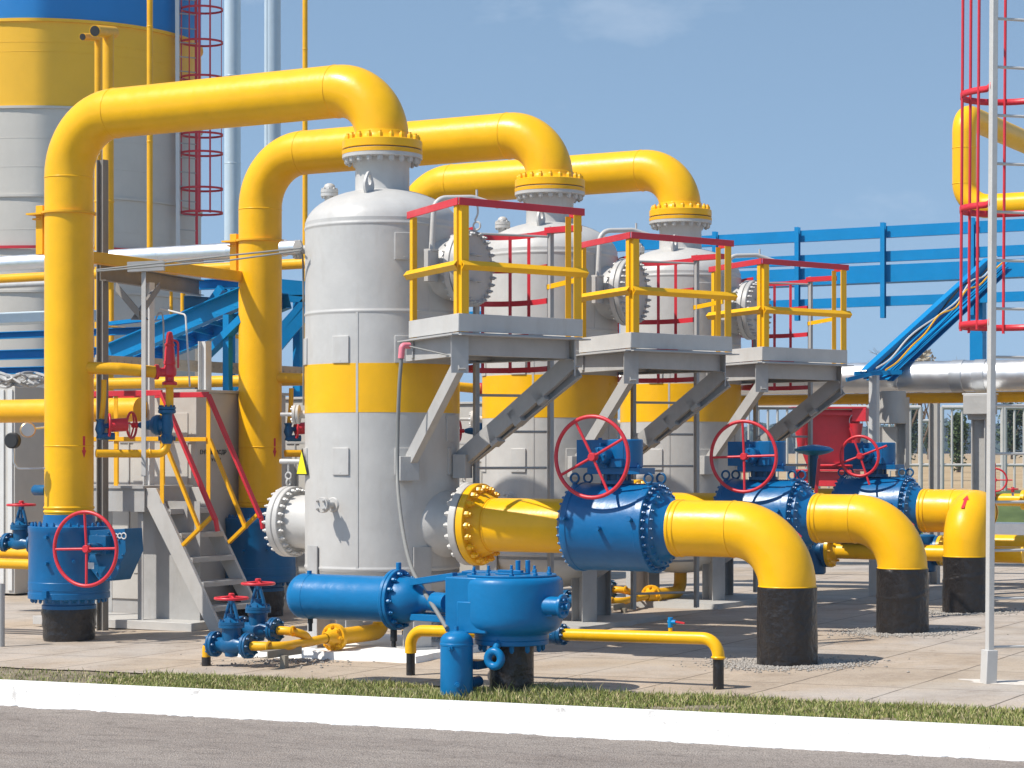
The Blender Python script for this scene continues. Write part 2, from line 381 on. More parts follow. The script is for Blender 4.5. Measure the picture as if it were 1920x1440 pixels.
# ------------------------------------------------------------------ foundations
def foundation(i, label, mat):
    o = T[i]; g = zg(o.x); b = MB(); n = 10; h = 1.02
    pts = []
    for side in range(4):
        for k in range(n):
            f = -1+2*k/n
            s_, t_ = ((f, -1), (1, f), (-f, 1), (-1, -f))[side]
            pts.append((s_*h+random.uniform(-0.03, 0.03), t_*h+random.uniform(-0.03, 0.03)))
    top = [at(o, s_, t_, g+0.07) for s_, t_ in pts]; bot = [at(o, s_*1.03, t_*1.03, g-0.06) for s_, t_ in pts]
    m = len(pts); b.add(top+bot, [tuple(range(m))]+[(j, j+m, (j+1) % m+m, (j+1) % m) for j in range(m)])
    tag(b.build('foundation_slab', mat, None, smooth=False), label, 'concrete slab', 'concrete slabs under the tanks')
foundation(0, 'whitewashed concrete slab under the nearest tank', WHT)
foundation(1, 'plain grey concrete slab under the middle tank', CONC)
foundation(2, 'plain grey concrete slab under the farthest tank', CONC)
# ------------------------------------------------------------------ OVERHEAD PIPES
RP = 0.272
def arrow(parent, c, nrm, up, length, wid):
    x = up.cross(nrm).normalized(); c = V(c)
    pts = [(-wid*0.25, -length/2), (wid*0.25, -length/2), (wid*0.25, length*0.15), (wid/2, length*0.15), (0, length/2), (-wid/2, length*0.15), (-wid*0.25, length*0.15)]
    vs = [c+x*a+up*q for a, q in pts]+[c+x*a+up*q-nrm*0.012 for a, q in pts]; n = len(pts)
    return MB().add(vs, [tuple(range(n))]+[(i, i+n, (i+1) % n+n, (i+1) % n) for i in range(n)]).build('arrow_mark', RED, parent)
SR = -4.15
rc = at(t0, SR, 0, 0)
def make_overhead():
    root = thing('overhead_pipe', 'nearest big yellow overhead pipe, arching from left riser to the nearest tank', 'pipe', (rc.x, rc.y, 1.27), 'yellow overhead pipes')
    b = MB()
    pth = fillet([at(t0, SR, 0, 1.27), at(t0, SR, 0, 5.70), at(t0, 0, 0, 5.70), at(t0, 0, 0, 5.14)], [0.66, 0.54], 16)
    b.sweep(pth, RP, 48)
    for s_, zz, ax in ((SR, 5.02, Z), (SR, 2.03, Z), (SR+0.67, 5.70, P), (-0.56, 5.70, P)):
        b.ring(at(t0, s_, 0, zz), ax, RP, 0.020, 0.006, 48)
    for zz in (1.30, 1.345): b.ring(at(t0, SR, 0, zz), Z, RP, 0.04, 0.012, 48)
    b.build('pipe', YEL, root, angle=50)
    b = MB(); o = V((t0.x, t0.y, 0))
    b.lathe(o, Z, [(0.2, 5.052), (0.404, 5.052), (0.41, 5.058), (0.41, 5.132), (0.404, 5.138), (0.33, 5.14), (0.30, 5.165), (0.285, 5.20), (0.28, 5.23), (0.272, 5.235)], 48)
    b.bolts(o+Z*5.138, Z, 0.362, 20, 0.031, 0.05, 0.018); b.build('flange', YEL, root)
    # clamp and bracket
    b = MB(); c = at(t0, SR, 0, 4.63)
    b.lathe(c, Z, [(RP, -0.012), (RP+0.03, -0.012), (RP+0.03, 0.012), (RP, 0.012)], 48)
    b.bar(c-P*(RP-0.02)-R*0.1, c-P*(RP+0.20)-R*0.1, 0.16, 0.02); b.build('clamp', YEL2, root)
    b = MB(); e = c-P*(RP+0.09)-R*0.05
    b.bar(e-Z*0.45, e+Z*0.10, 0.07, 0.10, P); b.bar(e-Z*0.45+R*0.14, e+Z*0.04+R*0.14, 0.03, 0.14, P); b.bar(e-Z*0.05-P*0.09, e-Z*0.05+P*0.02, 0.10, 0.02)
    b.build('bracket', YEL2, root, bevel=0.004)
    n = azd(48); arrow(root, V((rc.x, rc.y, 2.02))+n*(RP+0.003), n, -Z, 0.24, 0.06)
    return root
oh1 = make_overhead()
oh2 = copy_tree(oh1, ROW, 'middle big yellow overhead pipe, arching to the middle tank')
oh3 = copy_tree(oh1, ROW*2, 'farthest big yellow overhead pipe, arching to the farthest tank')
# ------------------------------------------------------------------ RISER VALVES
def make_riser_valve():
    g = zg(rc.x)
    root = thing('riser_valve', 'blue drum valve under the nearest riser, with big red handwheel', 'valve', (rc.x, rc.y, g), 'blue drum valves under risers')
    o = V((rc.x, rc.y, 0)); b = MB()
    b.lathe(o, Z, [(0.285, 0.20), (0.30, 0.21), (0.30, 0.26), (0.285, 0.27), (0.285, 0.30), (0.315, 0.335), (0.435, 0.335), (0.452, 0.34), (0.452, 0.40), (0.446, 0.405), (0.446, 0.43), (0.45, 0.435), (0.45, 0.52), (0.446, 0.525), (0.446, 1.06), (0.452, 1.07), (0.452, 1.135), (0.442, 1.142), (0.34, 1.142), (0.30, 1.155), (0.288, 1.19), (0.285, 1.235), (0.278, 1.268), (0.2, 1.269)], 64)
    b.bolts(o+Z*1.14, Z, 0.405, 28, 0.020, 0.035, 0.01); b.bolts(o+Z*0.337, -Z, 0.405, 28, 0.020, 0.035, 0.01)
    for d, zz in ((-20, 1.03), (-20, 0.74), (18, 0.76)):
        b.cyl(az(o, d, 0.44, zz), az(o, d, 0.50, zz), 0.02, 10)
    b.box(az(o, -22, 0.45, 0.40), 0.06, 0.08, 0.08, azd(68), azd(-22))
    b.build('body', BLU, root)
    # gearbox on the right-hand side
    gx = lambda s_, t_, zz: at(rc, s_, t_, zz)
    b = MB(); b.cyl(gx(0.40, 0, 0.78), gx(0.62, 0, 0.78), 0.17, 28)
    sec = [(-0.30, 0.10), (-0.30, 0.30), (0.22, 0.33), (0.24, 0.08), (0.06, -0.24), (-0.12, -0.26), (-0.26, -0.12)]
    c0 = gx(0.70, 0.14, 0.80); c1 = gx(0.70, -0.16, 0.80)
    vs = [c0+P*a+Z*q for a, q in sec]+[c1+P*a+Z*q for a, q in sec]; n = len(sec)
    b.add(vs, [tuple(range(n)), tuple(range(2*n-1, n-1, -1))]+[(i, i+n, (i+1) % n+n, (i+1) % n) for i in range(n)])
    b.lathe(gx(0.70, -0.15, 0.72), -R, [(0, 0.02), (0.15, 0.02), (0.16, 0.0)], 28); b.bolts(gx(0.66, -0.16, 0.84), -R, 0.24, 9, 0.014, 0.02)
    b.cyl(gx(0.65, -0.16, 0.92), gx(0.65, -0.44, 0.92), 0.055, 16); b.box(gx(0.62, -0.20, 0.95), 0.24, 0.12, 0.2)
    b.build('gearbox', BLU3, root, bevel=0.008)
    MB().box(gx(0.54, -0.264, 0.72), 0.08, 0.006, 0.07).build('nameplate', GAL, root)
    b = MB(); q = gx(0.86, -0.166, 1.06)
    for dx, r_ in ((-0.05, 0.02), (0.0, 0.026), (0.055, 0.032)): b.torus(q+P*dx-Z*0.01, R, r_, 0.007, 14, 6)
    b.build('white_marking', GRY3, root)
    nd = (-R*0.97+P*0.10).normalized()
    handwheel(gx(0.66, -0.50, 0.915), nd, 0.40, 0.02, root, rot=0.03, dish=0.02)
    b = MB(); pr = [(0.0, g-0.1)]
    for i in range(11):
        z = g-0.1+(0.22-g+0.1)*i/10; pr.append((0.276+0.006*math.sin(i*2.3)+0.003*i % 2, z))
    b.lathe(o, Z, pr+[(0.2, 0.221)], 48).build('bitumen_sleeve', BLK, root)
    return root
rv1 = make_riser_valve()
rv2 = copy_tree(rv1, ROW, 'blue drum valve under the second riser, behind the grey stair', skip=('gearbox', 'handwheel', 'nameplate', 'white_marking'))
rv3 = copy_tree(rv1, ROW*2, 'blue drum valve under the third riser, behind the nearest tank', skip=('gearbox', 'handwheel', 'nameplate', 'white_marking'))
# ------------------------------------------------------------------ OUTLET PIPES
def make_outlet(i, se, label, turn=False):
    o = T[i]; zz = 1.24; r = 0.265
    base = at(o, se, -0.7 if turn else 0, 0)
    root = thing('outlet_pipe', label, 'pipe', (base.x, base.y, zg(base.x)), 'yellow outlet pipes with black bases')
    ax = at(o, 0, 0, zz); b = MB()
    b.lathe(ax, P, [(0.2, 1.105), (0.404, 1.105), (0.41, 1.111), (0.41, 1.178), (0.404, 1.184), (0.335, 1.186), (0.315, 1.215), (0.29, 1.27), (0.272, 1.30), (0.2, 1.30)], 56)
    b.bolts(ax+P*1.184, P, 0.362, 20, 0.033, 0.05, 0.022); b.build('flange', YEL, root)
    b = MB(); b.cyl(ax+P*1.29, ax+P*2.22, r, 48); b.ring(ax+P*1.32, P, r, 0.02, 0.005, 48); b.build('pipe', YEL, root)
    b = MB()
    if turn:
        pts = fillet([at(o, 3.14, 0, zz), at(o, se, 0, zz), at(o, se, -0.7, zz), at(o, se, -0.7, 0.60)], [0.35, 0.35], 14)
    else:
        pts = fillet([at(o, 3.14, 0, zz), at(o, se, 0, zz), at(o, se, 0, 0.70)], 0.525, 18)
    b.sweep(pts, r, 48)
    for s_ in (3.325, 3.375): b.ring(at(o, s_, 0, zz), P, r, 0.03, 0.010, 48)
    b.ring(at(o, se-(0.36 if turn else 0.53), 0, zz), P, r, 0.018, 0.006, 48)
    b.ring(V((base.x, base.y, 0.72)), Z, r, 0.02, 0.006, 48)
    b.build('pipe', YEL, root, angle=50)
    b = MB(); g = zg(base.x); pr = [(0, g-0.1)]; n = 96; rows = 40
    vs = []; fs = []
    for j in range(rows+1):
        z = g-0.1+(0.715-g+0.1)*j/rows
        for k in range(n):
            a = 2*math.pi*k/n; w = noise.noise(V((math.cos(a)*2.2, math.sin(a)*2.2, z*3+i*7)))*0.010+noise.noise(V((math.cos(a)*7, math.sin(a)*7, z*16+i*7)))*0.007*max(0.15, 1-(z-g)/0.45)
            lump = 0.010*max(0, 1-abs(z-g-0.42-0.05*math.sin(a+i))/0.018) if i else 0
            vs.append(V((base.x, base.y, z))+V((math.cos(a), math.sin(a), 0))*(r+0.012+w*(1 if j < rows else 0)+lump))
    for j in range(rows):
        for k in range(n): fs.append((j*n+k, j*n+(k+1) % n, (j+1)*n+(k+1) % n, (j+1)*n+k))
    fs.append(tuple(range(rows*n, rows*n+n)))
    b.add(vs, fs).build('bitumen_sleeve', BLK, root, angle=60)
    if turn:
        c = at(o, se, -0.7+0.35, zz-0.35); dirn = (-R*0.62+Z*0.78).normalized()
        arrow(root, c+dirn*(0.35+r+0.004), dirn, (-R*-0.78+Z*0.62).normalized(), 0.24, 0.075)
    else:
        c = at(o, se-0.525, 0, zz-0.525); dirn = (P*0.66+Z*0.75).normalized(); side = (dirn*0.80+R*0.60).normalized()
        arrow(root, c+dirn*0.525+side*(r+0.004), side, (dirn.cross(R)).normalized(), 0.30, 0.08)
    return root
make_outlet(0, 4.438, 'nearest yellow outlet pipe, bending down into tallest black base')
make_outlet(1, 4.293, 'middle yellow outlet pipe, bending down into a cracked black base')
make_outlet(2, 4.07, 'farthest yellow outlet pipe with red arrow, beside the ladder pole', True)
# ------------------------------------------------------------------ BALL VALVES
def make_ball_valve(i, label, rot, extend=0.0, Rw=0.384):
    o = T[i]+P*0.065; ax = at(o, 0, 0, 1.24); c = at(o, 2.62, 0, 0)
    root = thing('ball_valve', label, 'valve', (c.x, c.y, 0.81), 'blue ball valves on outlet pipes')
    b = MB()
    b.lathe(ax, P, [(0.262, 2.10), (0.30, 2.12), (0.36, 2.18), (0.395, 2.185), (0.41, 2.20), (0.425, 2.205), (0.432, 2.215), (0.432, 2.27), (0.424, 2.277), (0.421, 2.33), (0.421, 2.93), (0.424, 2.985), (0.432, 2.99), (0.432, 3.055), (0.425, 3.062), (0.37, 3.064), (0.366, 3.072), (0.366, 3.12), (0.35, 3.13), (0.315, 3.145), (0.295, 3.165), (0.28, 3.21), (0.265, 3.235), (0.2, 3.236)], 72)
    b.bolts(ax+P*3.06, P, 0.40, 32, 0.016, 0.03, 0.008); b.bolts(ax+P*3.12, P, 0.34, 24, 0.014, 0.025, 0.006)
    b.bolts(ax+P*2.205, -P, 0.40, 32, 0.016, 0.03, 0.008)
    for s_, d_ in ((2.64, 0.0), (2.97, 0.05), (2.27, 0.05)):
        n = (-R*0.98+Z*d_*4).normalized(); q = ax+P*s_+n*0.415; b.cyl(q, q+n*0.06, 0.021, 12); b.cyl(q+n*0.055, q+n*0.075, 0.028, 6)
    b.build('body', BLU, root)
    for s_, t_ in ((2.22, -0.12), (2.22, 0.16), (3.02, -0.14), (3.02, 0.14)):
        q = ax+P*s_+R*t_+Z*(0.415); b = MB(); b.torus(q+Z*0.055, R, 0.045, 0.012, 20, 8); b.cyl(q-Z*0.02, q+Z*0.015, 0.025, 10); b.build('lifting_eye', BLU3, root)
    g = at(o, 2.62, 0, 0); b = MB()
    b.cyl(g+Z*1.62, g+Z*1.76, 0.10, 20); b.cyl(g+Z*1.655, g+Z*1.69, 0.16, 24)
    for a in range(6):
        q = g+P*(0.13*math.cos(a*1.047))+R*(0.13*math.sin(a*1.047)); b.cyl(q+Z*1.66, q+Z*1.75, 0.018, 8)
    b.build('stem', BLU3, root)
    b = MB(); b.box(at(o, 2.66, 0, 1.78), 0.56, 0.34, 0.06)
    b.bolts(at(o, 2.66, 0, 1.81), Z, 0.22, 4, 0.02, 0.03, 0.02, 0.5)
    b.box(at(o, 2.52, -0.02, 1.945), 0.50, 0.32, 0.27)
    b.cyl(at(o, 2.70, -0.01, 1.81), at(o, 2.70, -0.01, 2.085), 0.18, 32, 0.01)
    b.cyl(at(o, 2.58, -0.15, 1.93), at(o, 2.58, -0.33, 1.93), 0.085, 20, 0.01); b.box(at(o, 2.72, -0.19, 1.86), 0.12, 0.08, 0.08); b.box(at(o, 2.52, -0.2, 1.96), 0.10, 0.12, 0.18)
    b.bolts(at(o, 2.58, -0.33, 1.93), -R, 0.06, 4, 0.012, 0.015)
    b.cyl(at(o, 2.46, -0.05, 2.06), at(o, 2.46, -0.05, 2.10), 0.02, 8)
    b.cyl(at(o, 2.58, -0.33, 1.92), at(o, 2.58, -0.45, 1.92), 0.025, 12)
    b.build('gearbox', BLU, root, bevel=0.008)
    handwheel(at(o, 2.585, -0.47, 1.915), -R, Rw, 0.019, root, rot=rot, dish=0.015, extend=extend)
    return root
make_ball_valve(0, 'nearest blue ball valve, its red handwheel casting a shadow on it', 0.48)
make_ball_valve(1, 'middle blue ball valve with upright cross red handwheel', 0.03)
make_ball_valve(2, 'farthest blue ball valve, small red handwheel with spokes past the rim', 0.35, 0.13, 0.245)
# ------------------------------------------------------------------ PLATFORMS
def make_platform():
    r2 = lambda x, y, z: V((t0.x+x, t0.y+y, z))
    cL = (0.315, -0.89); c0 = (0.832, -2.10); c1 = (2.01, -1.17); c2 = (1.50, 0.03); cB = (0.95, -0.35)
    root = thing('access_platform', 'nearest grey access platform with yellow and red railing', 'platform', r2(1.2, -1.1, 3.0), 'railed platforms on the tanks')
    q = lambda c, z: r2(c[0], c[1], z)
    nL = (q(c0, 0)-q(cL, 0)).cross(Z).normalized(); nF = (q(c1, 0)-q(c0, 0)).cross(Z).normalized(); nR = (q(c2, 0)-q(c1, 0)).cross(Z).normalized()
    poly = [cL, c0, c1, c2, cB]; n = 5
    MB().add([q(c, 3.075) for c in poly]+[q(c, 3.06) for c in poly], [tuple(range(n)), tuple(range(2*n-1, n-1, -1))]+[(i, i+n, (i+1) % n+n, (i+1) % n) for i in range(n)]).build('deck', GRY2, root, smooth=False)
    def seg(a, b_, z0, z1, th, name, m, off=0.0, e0=0.0, e1=0.0):
        A = q(a, (z0+z1)/2); B = q(b_, (z0+z1)/2); d = (B-A).normalized(); nn = d.cross(Z)
        return MB().bar(A+nn*off-d*e0, B+nn*off+d*e1, th, z1-z0, Z).build(name, m, root, bevel=0.003)
    seg(cL, c0, 3.083, 3.25, 0.008, 'toe_board', GRY, 0.0); seg(c0, c1, 3.083, 3.25, 0.008, 'toe_board', GRY, 0.0); seg(c1, c2, 3.083, 3.25, 0.008, 'toe_board', GRY, 0.0)
    def post(c, dx, dy, z0=3.08, z1=4.27, a=0.075):
        A = q(c, z0); B = q(c, z1); up = dy
        x, y, w = frame(B-A, up); fx = 1 if x.dot(dx) > 0 else -1
        return MB().angle(A, B, a, 0.008, up, fx, 1).build('rail_post', YEL, root)
    dL = (q(cL, 0)-q(c0, 0)).normalized(); dF = (q(c1, 0)-q(c0, 0)).normalized(); dR = (q(c2, 0)-q(c1, 0)).normalized()
    sh = lambda c, d, k: (c[0]+d.x*k, c[1]+d.y*k)
    post(sh(c0, dL, 0.05), dL, -nL); post(sh(c0, dF, 0.035), dF, -nF, a=0.085)
    post(sh(cL, dL, -0.02), -dL, -nL); post(sh(c1, dF, -0.01), -dF, -nF, a=0.095); post(sh(c1, dR, 0.26), dR, -nR, a=0.06)
    seg(cL, c0, 4.255, 4.325, 0.012, 'top_rail', RED, 0.008, 0.03, 0.0); seg(c0, c1, 4.255, 4.325, 0.012, 'top_rail', RED, 0.008, 0.0, 0.02); seg(c1, sh(c1, dR, 0.32), 4.255, 4.325, 0.012, 'top_rail', RED, 0.008)
    def mid(a, b_, e0=0, e1=0):
        A = q(a, 3.70); B = q(b_, 3.70); d = (B-A).normalized(); nn = d.cross(Z)
        s_ = [(0, 0.045), (0.038, 0), (0, -0.045), (0, -0.033), (0.024, 0), (0, 0.033)]
        vs = [A+nn*(x_+0.006)+Z*y_-d*e0 for x_, y_ in s_]+[B+nn*(x_+0.006)+Z*y_+d*e1 for x_, y_ in s_]; k = 6
        return MB().add(vs, [(i, (i+1) % k, (i+1) % k+k, i+k) for i in range(k)]+[tuple(range(k-1, -1, -1)), tuple(range(k, 2*k))]).build('mid_rail', YEL, root)
    mid(cL, c0, 0.05, -0.02); mid(c0, c1, -0.03, 0.05)
    # supporting steel
    f1 = az(t0, 20, 0.80, 2.955); f2 = az(t0, 86, 0.80, 2.955)
    e0 = q(sh(sh(c0, dL, 0.08), dF, 0.05), 2.955); e1 = q(sh(sh(c1, dR, 0.10), dF, -0.04), 2.955)
    MB().channel(f1, e0, 0.19, 0.07, 0.009, Z, 1).build('beam', GRY2, root); MB().channel(f2, e1, 0.19, 0.07, 0.009, Z, -1).build('beam', GRY2, root)
    MB().channel(q(sh(sh(c0, dL, 0.12), dF, 0.12), 2.96), q(sh(sh(c1, dR, 0.12), dF, -0.10), 2.96), 0.18, 0.07, 0.009, Z, 1).build('beam', GRY2, root)
    MB().channel(q(sh(cL, dL, -0.1), 2.965), q(sh(c2, dR, -0.08), 2.965), 0.16, 0.06, 0.009, Z, 1).build('beam', GRY2, root)
    MB().bar(q(sh(cL, dL, 0.12), 3.052), q(sh(c0, dL, -0.03), 3.052), 0.16, 0.012).build('bearing_plate', GRY2, root)
    MB().bar(q(sh(c0, dF, -0.02), 3.052), q(sh(c1, dF, 0.05), 3.052), 0.14, 0.012).build('bearing_plate', GRY2, root)
    g1 = az(t0, 20, 0.83, 1.86); g2 = az(t0, 70, 0.84, 1.88)
    e0b = q(sh(sh(c0, dL, 0.10), dF, 0.03), 2.80); e1b = q(sh(sh(c1, dR, 0.14), dF, -0.06), 2.86)
    MB().channel(g1, e0b, 0.15, 0.07, 0.009, None, 1).build('strut', GRY2, root)
    MB().channel(g2, e1b, 0.17, 0.07, 0.009, None, 1).build('strut', GRY2, root)
    x_ = (e1b-g2).cross(Z).normalized()*0.13
    MB().channel(g2-x_-Z*0.02, e1b-x_-Z*0.10, 0.15, 0.06, 0.009, None, -1).build('strut', GRY2, root)
    b = MB(); m_ = (g2+e1b)/2; dd = (e1b-g2).normalized()
    for k in (-0.35, 0.0, 0.35): b.bar(m_+dd*(k-0.05)-x_*0.5-Z*0.06, m_+dd*(k+0.05)-x_*0.5-Z*0.06, 0.13, 0.16)
    b.build('batten_plate', GRY2, root)
    for c, dg, zz in ((e0, 20, 0), (e1, 86, 0)):
        MB().bar(V((c.x, c.y, 2.70)), V((c.x, c.y, 3.05)), 0.17, 0.012, azd(dg)).build('gusset', GRY2, root)
    for dg, zz in ((20, 1.80), (70, 1.82)):
        c = az(t0, dg, 0.88, zz); MB().box(c, 0.20, 0.14, 0.24, azd(dg+90), azd(dg)).build('foot_bracket', GRY2, root, bevel=0.004)
    return root
pl1 = make_platform()
pl2 = copy_tree(pl1, ROW, 'middle grey access platform with yellow and red railing')
pl3 = copy_tree(pl1, ROW*2, 'farthest grey access platform, railing against the blue walkway')
# ------------------------------------------------------------------ TANK LADDERS
def make_ladder():
    A = V((t0.x+0.93, t0.y-0.22, 0)); B = V((t0.x+1.69, t0.y+0.12, 0)); d = (B-A).normalized(); nb = Z.cross(d).normalized(); M = (A+B)/2
    if nb.y < 0: nb = -nb
    root = thing('caged_ladder', 'grey ladder with red safety cage behind the nearest platform', 'ladder', (M.x, M.y, 0.2), 'caged ladders up to the tank platforms')
    for p, zt in ((A, 4.18), (B, 4.28)): MB().angle(V((p.x, p.y, 0.14)), V((p.x, p.y, zt)), 0.072, 0.008, d).build('ladder_rail', GRY2, root)
    for i in range(8): MB().cyl(A+Z*(0.32+i*0.37)+d*0.01, B+Z*(0.32+i*0.37)-d*0.01, 0.014, 8).build('rung', GRY2, root)
    for i in range(5):
        z = 2.82+i*0.35; w = (B-A).length/2; pts = []
        for k in range(15):
            a = math.pi*k/14; pts.append(M+Z*z+d*(-w*math.cos(a))+nb*(0.72*math.sin(a)**0.8))
        b = MB(); vs = []; fs = []
        for p in pts: 
            c = (p-M-Z*z); c = c.normalized()
            vs += [p+Z*0.028, p-Z*0.028, p-Z*0.028-c*0.006, p+Z*0.028-c*0.006]
        for k in range(14):
            for e in range(4): fs.append((k*4+e, k*4+(e+1) % 4, k*4+4+(e+1) % 4, k*4+4+e))
        fs += [(0, 1, 2, 3), (59, 58, 57, 56)]
        b.add(vs, fs).build('hoop', RED, root)
    for k in (3, 7, 10, 12):
        a = math.pi*k/14; p = M+d*(-w*math.cos(a))+nb*(0.715*math.sin(a)**0.8)
        MB().bar(p+Z*2.79, p+Z*4.25, 0.035, 0.006, (p-M)).build('cage_bar', RED, root)
    b = MB(); b.bar(B+Z*4.24, B+Z*4.24+V((0.32, -0.26, 0)), 0.10, 0.06); b.build('top_bar', RED, root)
    MB().bar(B+Z*3.66, B+Z*3.66+V((0.30, -0.45, 0.04)), 0.02, 0.05).build('safety_bar', YEL, root)
    MB().cyl(A+Z*4.18, B+Z*4.18, 0.012, 8).build('chain_rail', GRY2, root)
    return root
ld1 = make_ladder()
ld2 = copy_tree(ld1, ROW, 'grey ladder with red safety cage behind the middle platform')
ld3 = copy_tree(ld1, ROW*2, 'grey ladder with red safety cage behind the farthest platform')
# ------------------------------------------------------------------ ACTUATOR (front)
AC = V((-0.09, 18.2, 0))
def make_actuator():
    A = lambda s_, t_, z: at(AC, s_, t_, z)
    g = zg(AC.x)
    root = thing('valve_actuator', 'big blue actuator with long horizontal cylinder standing in the grass', 'actuator', (AC.x, AC.y, g))
    b = MB(); pr = [(0, 0.40), (0.30, 0.40), (0.31, 0.41), (0.31, 0.45), (0.34, 0.465), (0.38, 0.485), (0.41, 0.515), (0.427, 0.56), (0.43, 0.61), (0.43, 0.87), (0.42, 0.905), (0.395, 0.925), (0.36, 0.93), (0, 0.93)]
    o = A(0.10, 0.0, 0); b.lathe(o, Z, pr, 64)
    b.box(A(-0.12, -0.02, 0.70), 0.40, 0.72, 0.455); b.box(A(-0.06, -0.385, 0.60), 0.28, 0.02, 0.26); b.box(A(-0.36, -0.02, 0.72), 0.10, 0.40, 0.36)
    b.build('housing', BLU4, root, bevel=0.02)
    b = MB(); b.disc(o+Z*0.93, Z, 0.375, 0.016, 0.004, 48); b.disc(o+Z*0.946, Z, 0.14, 0.012, 0.004, 32)
    for i in range(10):
        a = 2*math.pi*i/10+0.2; q = o+P*(0.33*math.cos(a))+R*(0.33*math.sin(a))+Z*0.946; b.cyl(q, q+Z*0.02, 0.022, 6); b.cyl(q+Z*0.02, q+Z*0.055, 0.012, 8)
    b.bar(o+Z*0.968-P*0.12, o+Z*0.968+P*0.10, 0.05, 0.02); b.cyl(o+P*0.06+Z*0.94, o+P*0.06+Z*1.06, 0.022, 10); b.cyl(o+P*0.12+R*0.06+Z*0.94, o+P*0.12+R*0.06+Z*1.06, 0.022, 10)
    b.bar(A(-0.42, 0.12, 0.945), A(-0.05, 0.20, 0.945), 0.2, 0.02); b.build('cover_plate', BLU4, root, bevel=0.003)
    b = MB(); b.disc(o+Z*0.365, Z, 0.31, 0.04, 0.004, 48); b.bolts(o+Z*0.365, -Z, 0.26, 12, 0.022, 0.05, 0.01); b.build('base_flange', BLU4, root)
    b = MB(); b.cyl(A(0.42, -0.12, 0.70), A(0.64, -0.12, 0.70), 0.078, 28); b.disc(A(0.63, -0.12, 0.70), P, 0.10, 0.03, 0.005, 28); b.bolts(A(0.66, -0.12, 0.70), P, 0.06, 6, 0.014, 0.02); b.cyl(A(0.66, -0.12, 0.70), A(0.70, -0.12, 0.70), 0.03, 12)
    b.box(A(0.44, -0.12, 0.64), 0.24, 0.06, 0.05); b.build('end_cap', BLU4, root)
    # cylinder
    cz = 0.69; b = MB(); ax = A(0, 0.06, cz)
    pr = [(0, 2.17)]+[(0.20*math.sin(math.pi/2*k/8), 2.03+0.14*math.cos(math.pi/2*k/8)) for k in range(1, 9)]+[(0.197, 1.96), (0.197, 1.16), (0.21, 1.10), (0.225, 1.075), (0.225, 1.06)]
    b.lathe(ax, -P, pr[::-1], 48); b.ring(ax-P*1.95, P, 0.198, 0.02, 0.003, 40)
    b.cyl(A(-1.98, 0.06, cz+0.18), A(-1.98, 0.06, cz+0.225), 0.022, 10); b.build('cylinder', BLU4, root)
    b = MB(); b.disc(ax-P*1.065, -P, 0.262, 0.035, 0.005, 48); b.disc(ax-P*1.028, -P, 0.262, 0.034, 0.005, 48); b.bolts(ax-P*1.028, P, 0.228, 14, 0.02, 0.035, 0.015)
    b.lathe(ax, -P, [(0.0, 0.70), (0.085, 0.70), (0.085, 0.78), (0.10, 0.80), (0.16, 0.86), (0.195, 0.93), (0.205, 1.03)], 40)
    b.cyl(ax-P*1.05+Z*0.25, ax-P*1.05+Z*0.32, 0.024, 10); b.cyl(ax-P*0.80, ax-P*0.40, 0.05, 16)
    for zz in (0.20, -0.17):
        for t_ in (-0.14, 0.16): b.bar(ax-P*0.86+R*t_*0.6+Z*zz*0.8, ax-P*0.40+R*t_+Z*(zz+0.03), 0.07, 0.055)
    b.cyl(ax-P*0.62-R*0.10, ax-P*0.44-R*0.18, 0.085, 18); b.bolts(ax-P*0.60-R*0.11, -P, 0.05, 6, 0.012, 0.02)
    b.build('cylinder_bonnet', BLU4, root, bevel=0.003)
    b = MB(); b.cyl(A(-1.97, 0.06, cz-0.19), A(-1.97, 0.06, cz-0.24), 0.025, 10); b.cyl(A(-1.97, 0.06, cz-0.24), A(-1.97, 0.06, cz-0.31), 0.018, 8); b.build('drain_plug', DRK, root)
    b = MB(); b.cyl(A(-1.10, 0.06, cz-0.25), A(-1.10, 0.06, cz-0.36), 0.03, 10); b.cyl(A(-1.10, 0.06, cz-0.36), A(-1.10, 0.06, cz-0.41), 0.02, 8); b.build('drain_plug', DRK, root)
    b = MB(); q = A(0.14, -0.36, 0.27); b.torus(q, R, 0.062, 0.034, 28, 12); b.cyl(q+Z*0.06, q+Z*0.16+R*0.1, 0.03, 10); b.build('lifting_eye', BLU4, root)
    b = MB(); b.cyl(V((o.x, o.y, g-0.15)), V((o.x, o.y, 0.37)), 0.185, 40, 0.0); b.build('bitumen_sleeve', BLK, root)
    # tank hung in front
    c = V((-0.455, 17.9, 0)); b = MB(); g2 = zg(c.x)-0.02
    b.lathe(c, Z, [(0.0, g2), (0.132, g2), (0.135, g2+0.02), (0.135, 0.37), (0.139, 0.375), (0.139, 0.39), (0.135, 0.395)]+[(0.135*math.cos(math.pi/2*k/8), 0.41+0.085*math.sin(math.pi/2*k/8)) for k in range(9)], 40)
    for zz, dg in ((0.36, -18), (0.06, 4)):
        b.cyl(az(c, dg, 0.13, zz), az(c, dg, 0.17, zz), 0.024, 10); b.cyl(az(c, dg, 0.17, zz), az(c, dg, 0.195, zz), 0.014, 6)
    b.cyl(c+Z*0.49, c+Z*0.53, 0.016, 8); b.build('air_receiver', BLU4, root)
    b = MB(); b.box(A(-0.12, -0.22, 0.20), 0.14, 0.16, 0.07); b.cyl(A(-0.10, -0.35, 0.06), A(-0.10, -0.20, 0.06), 0.045, 16); b.disc(A(-0.10, -0.36, 0.06), -R, 0.04, 0.01, 0.003, 16, 0.02); b.cyl(A(-0.30, -0.2, 0.06), A(-0.1, -0.26, 0.06), 0.035, 12)
    b.build('air_valve', BLU3, root)
    return root
make_actuator()
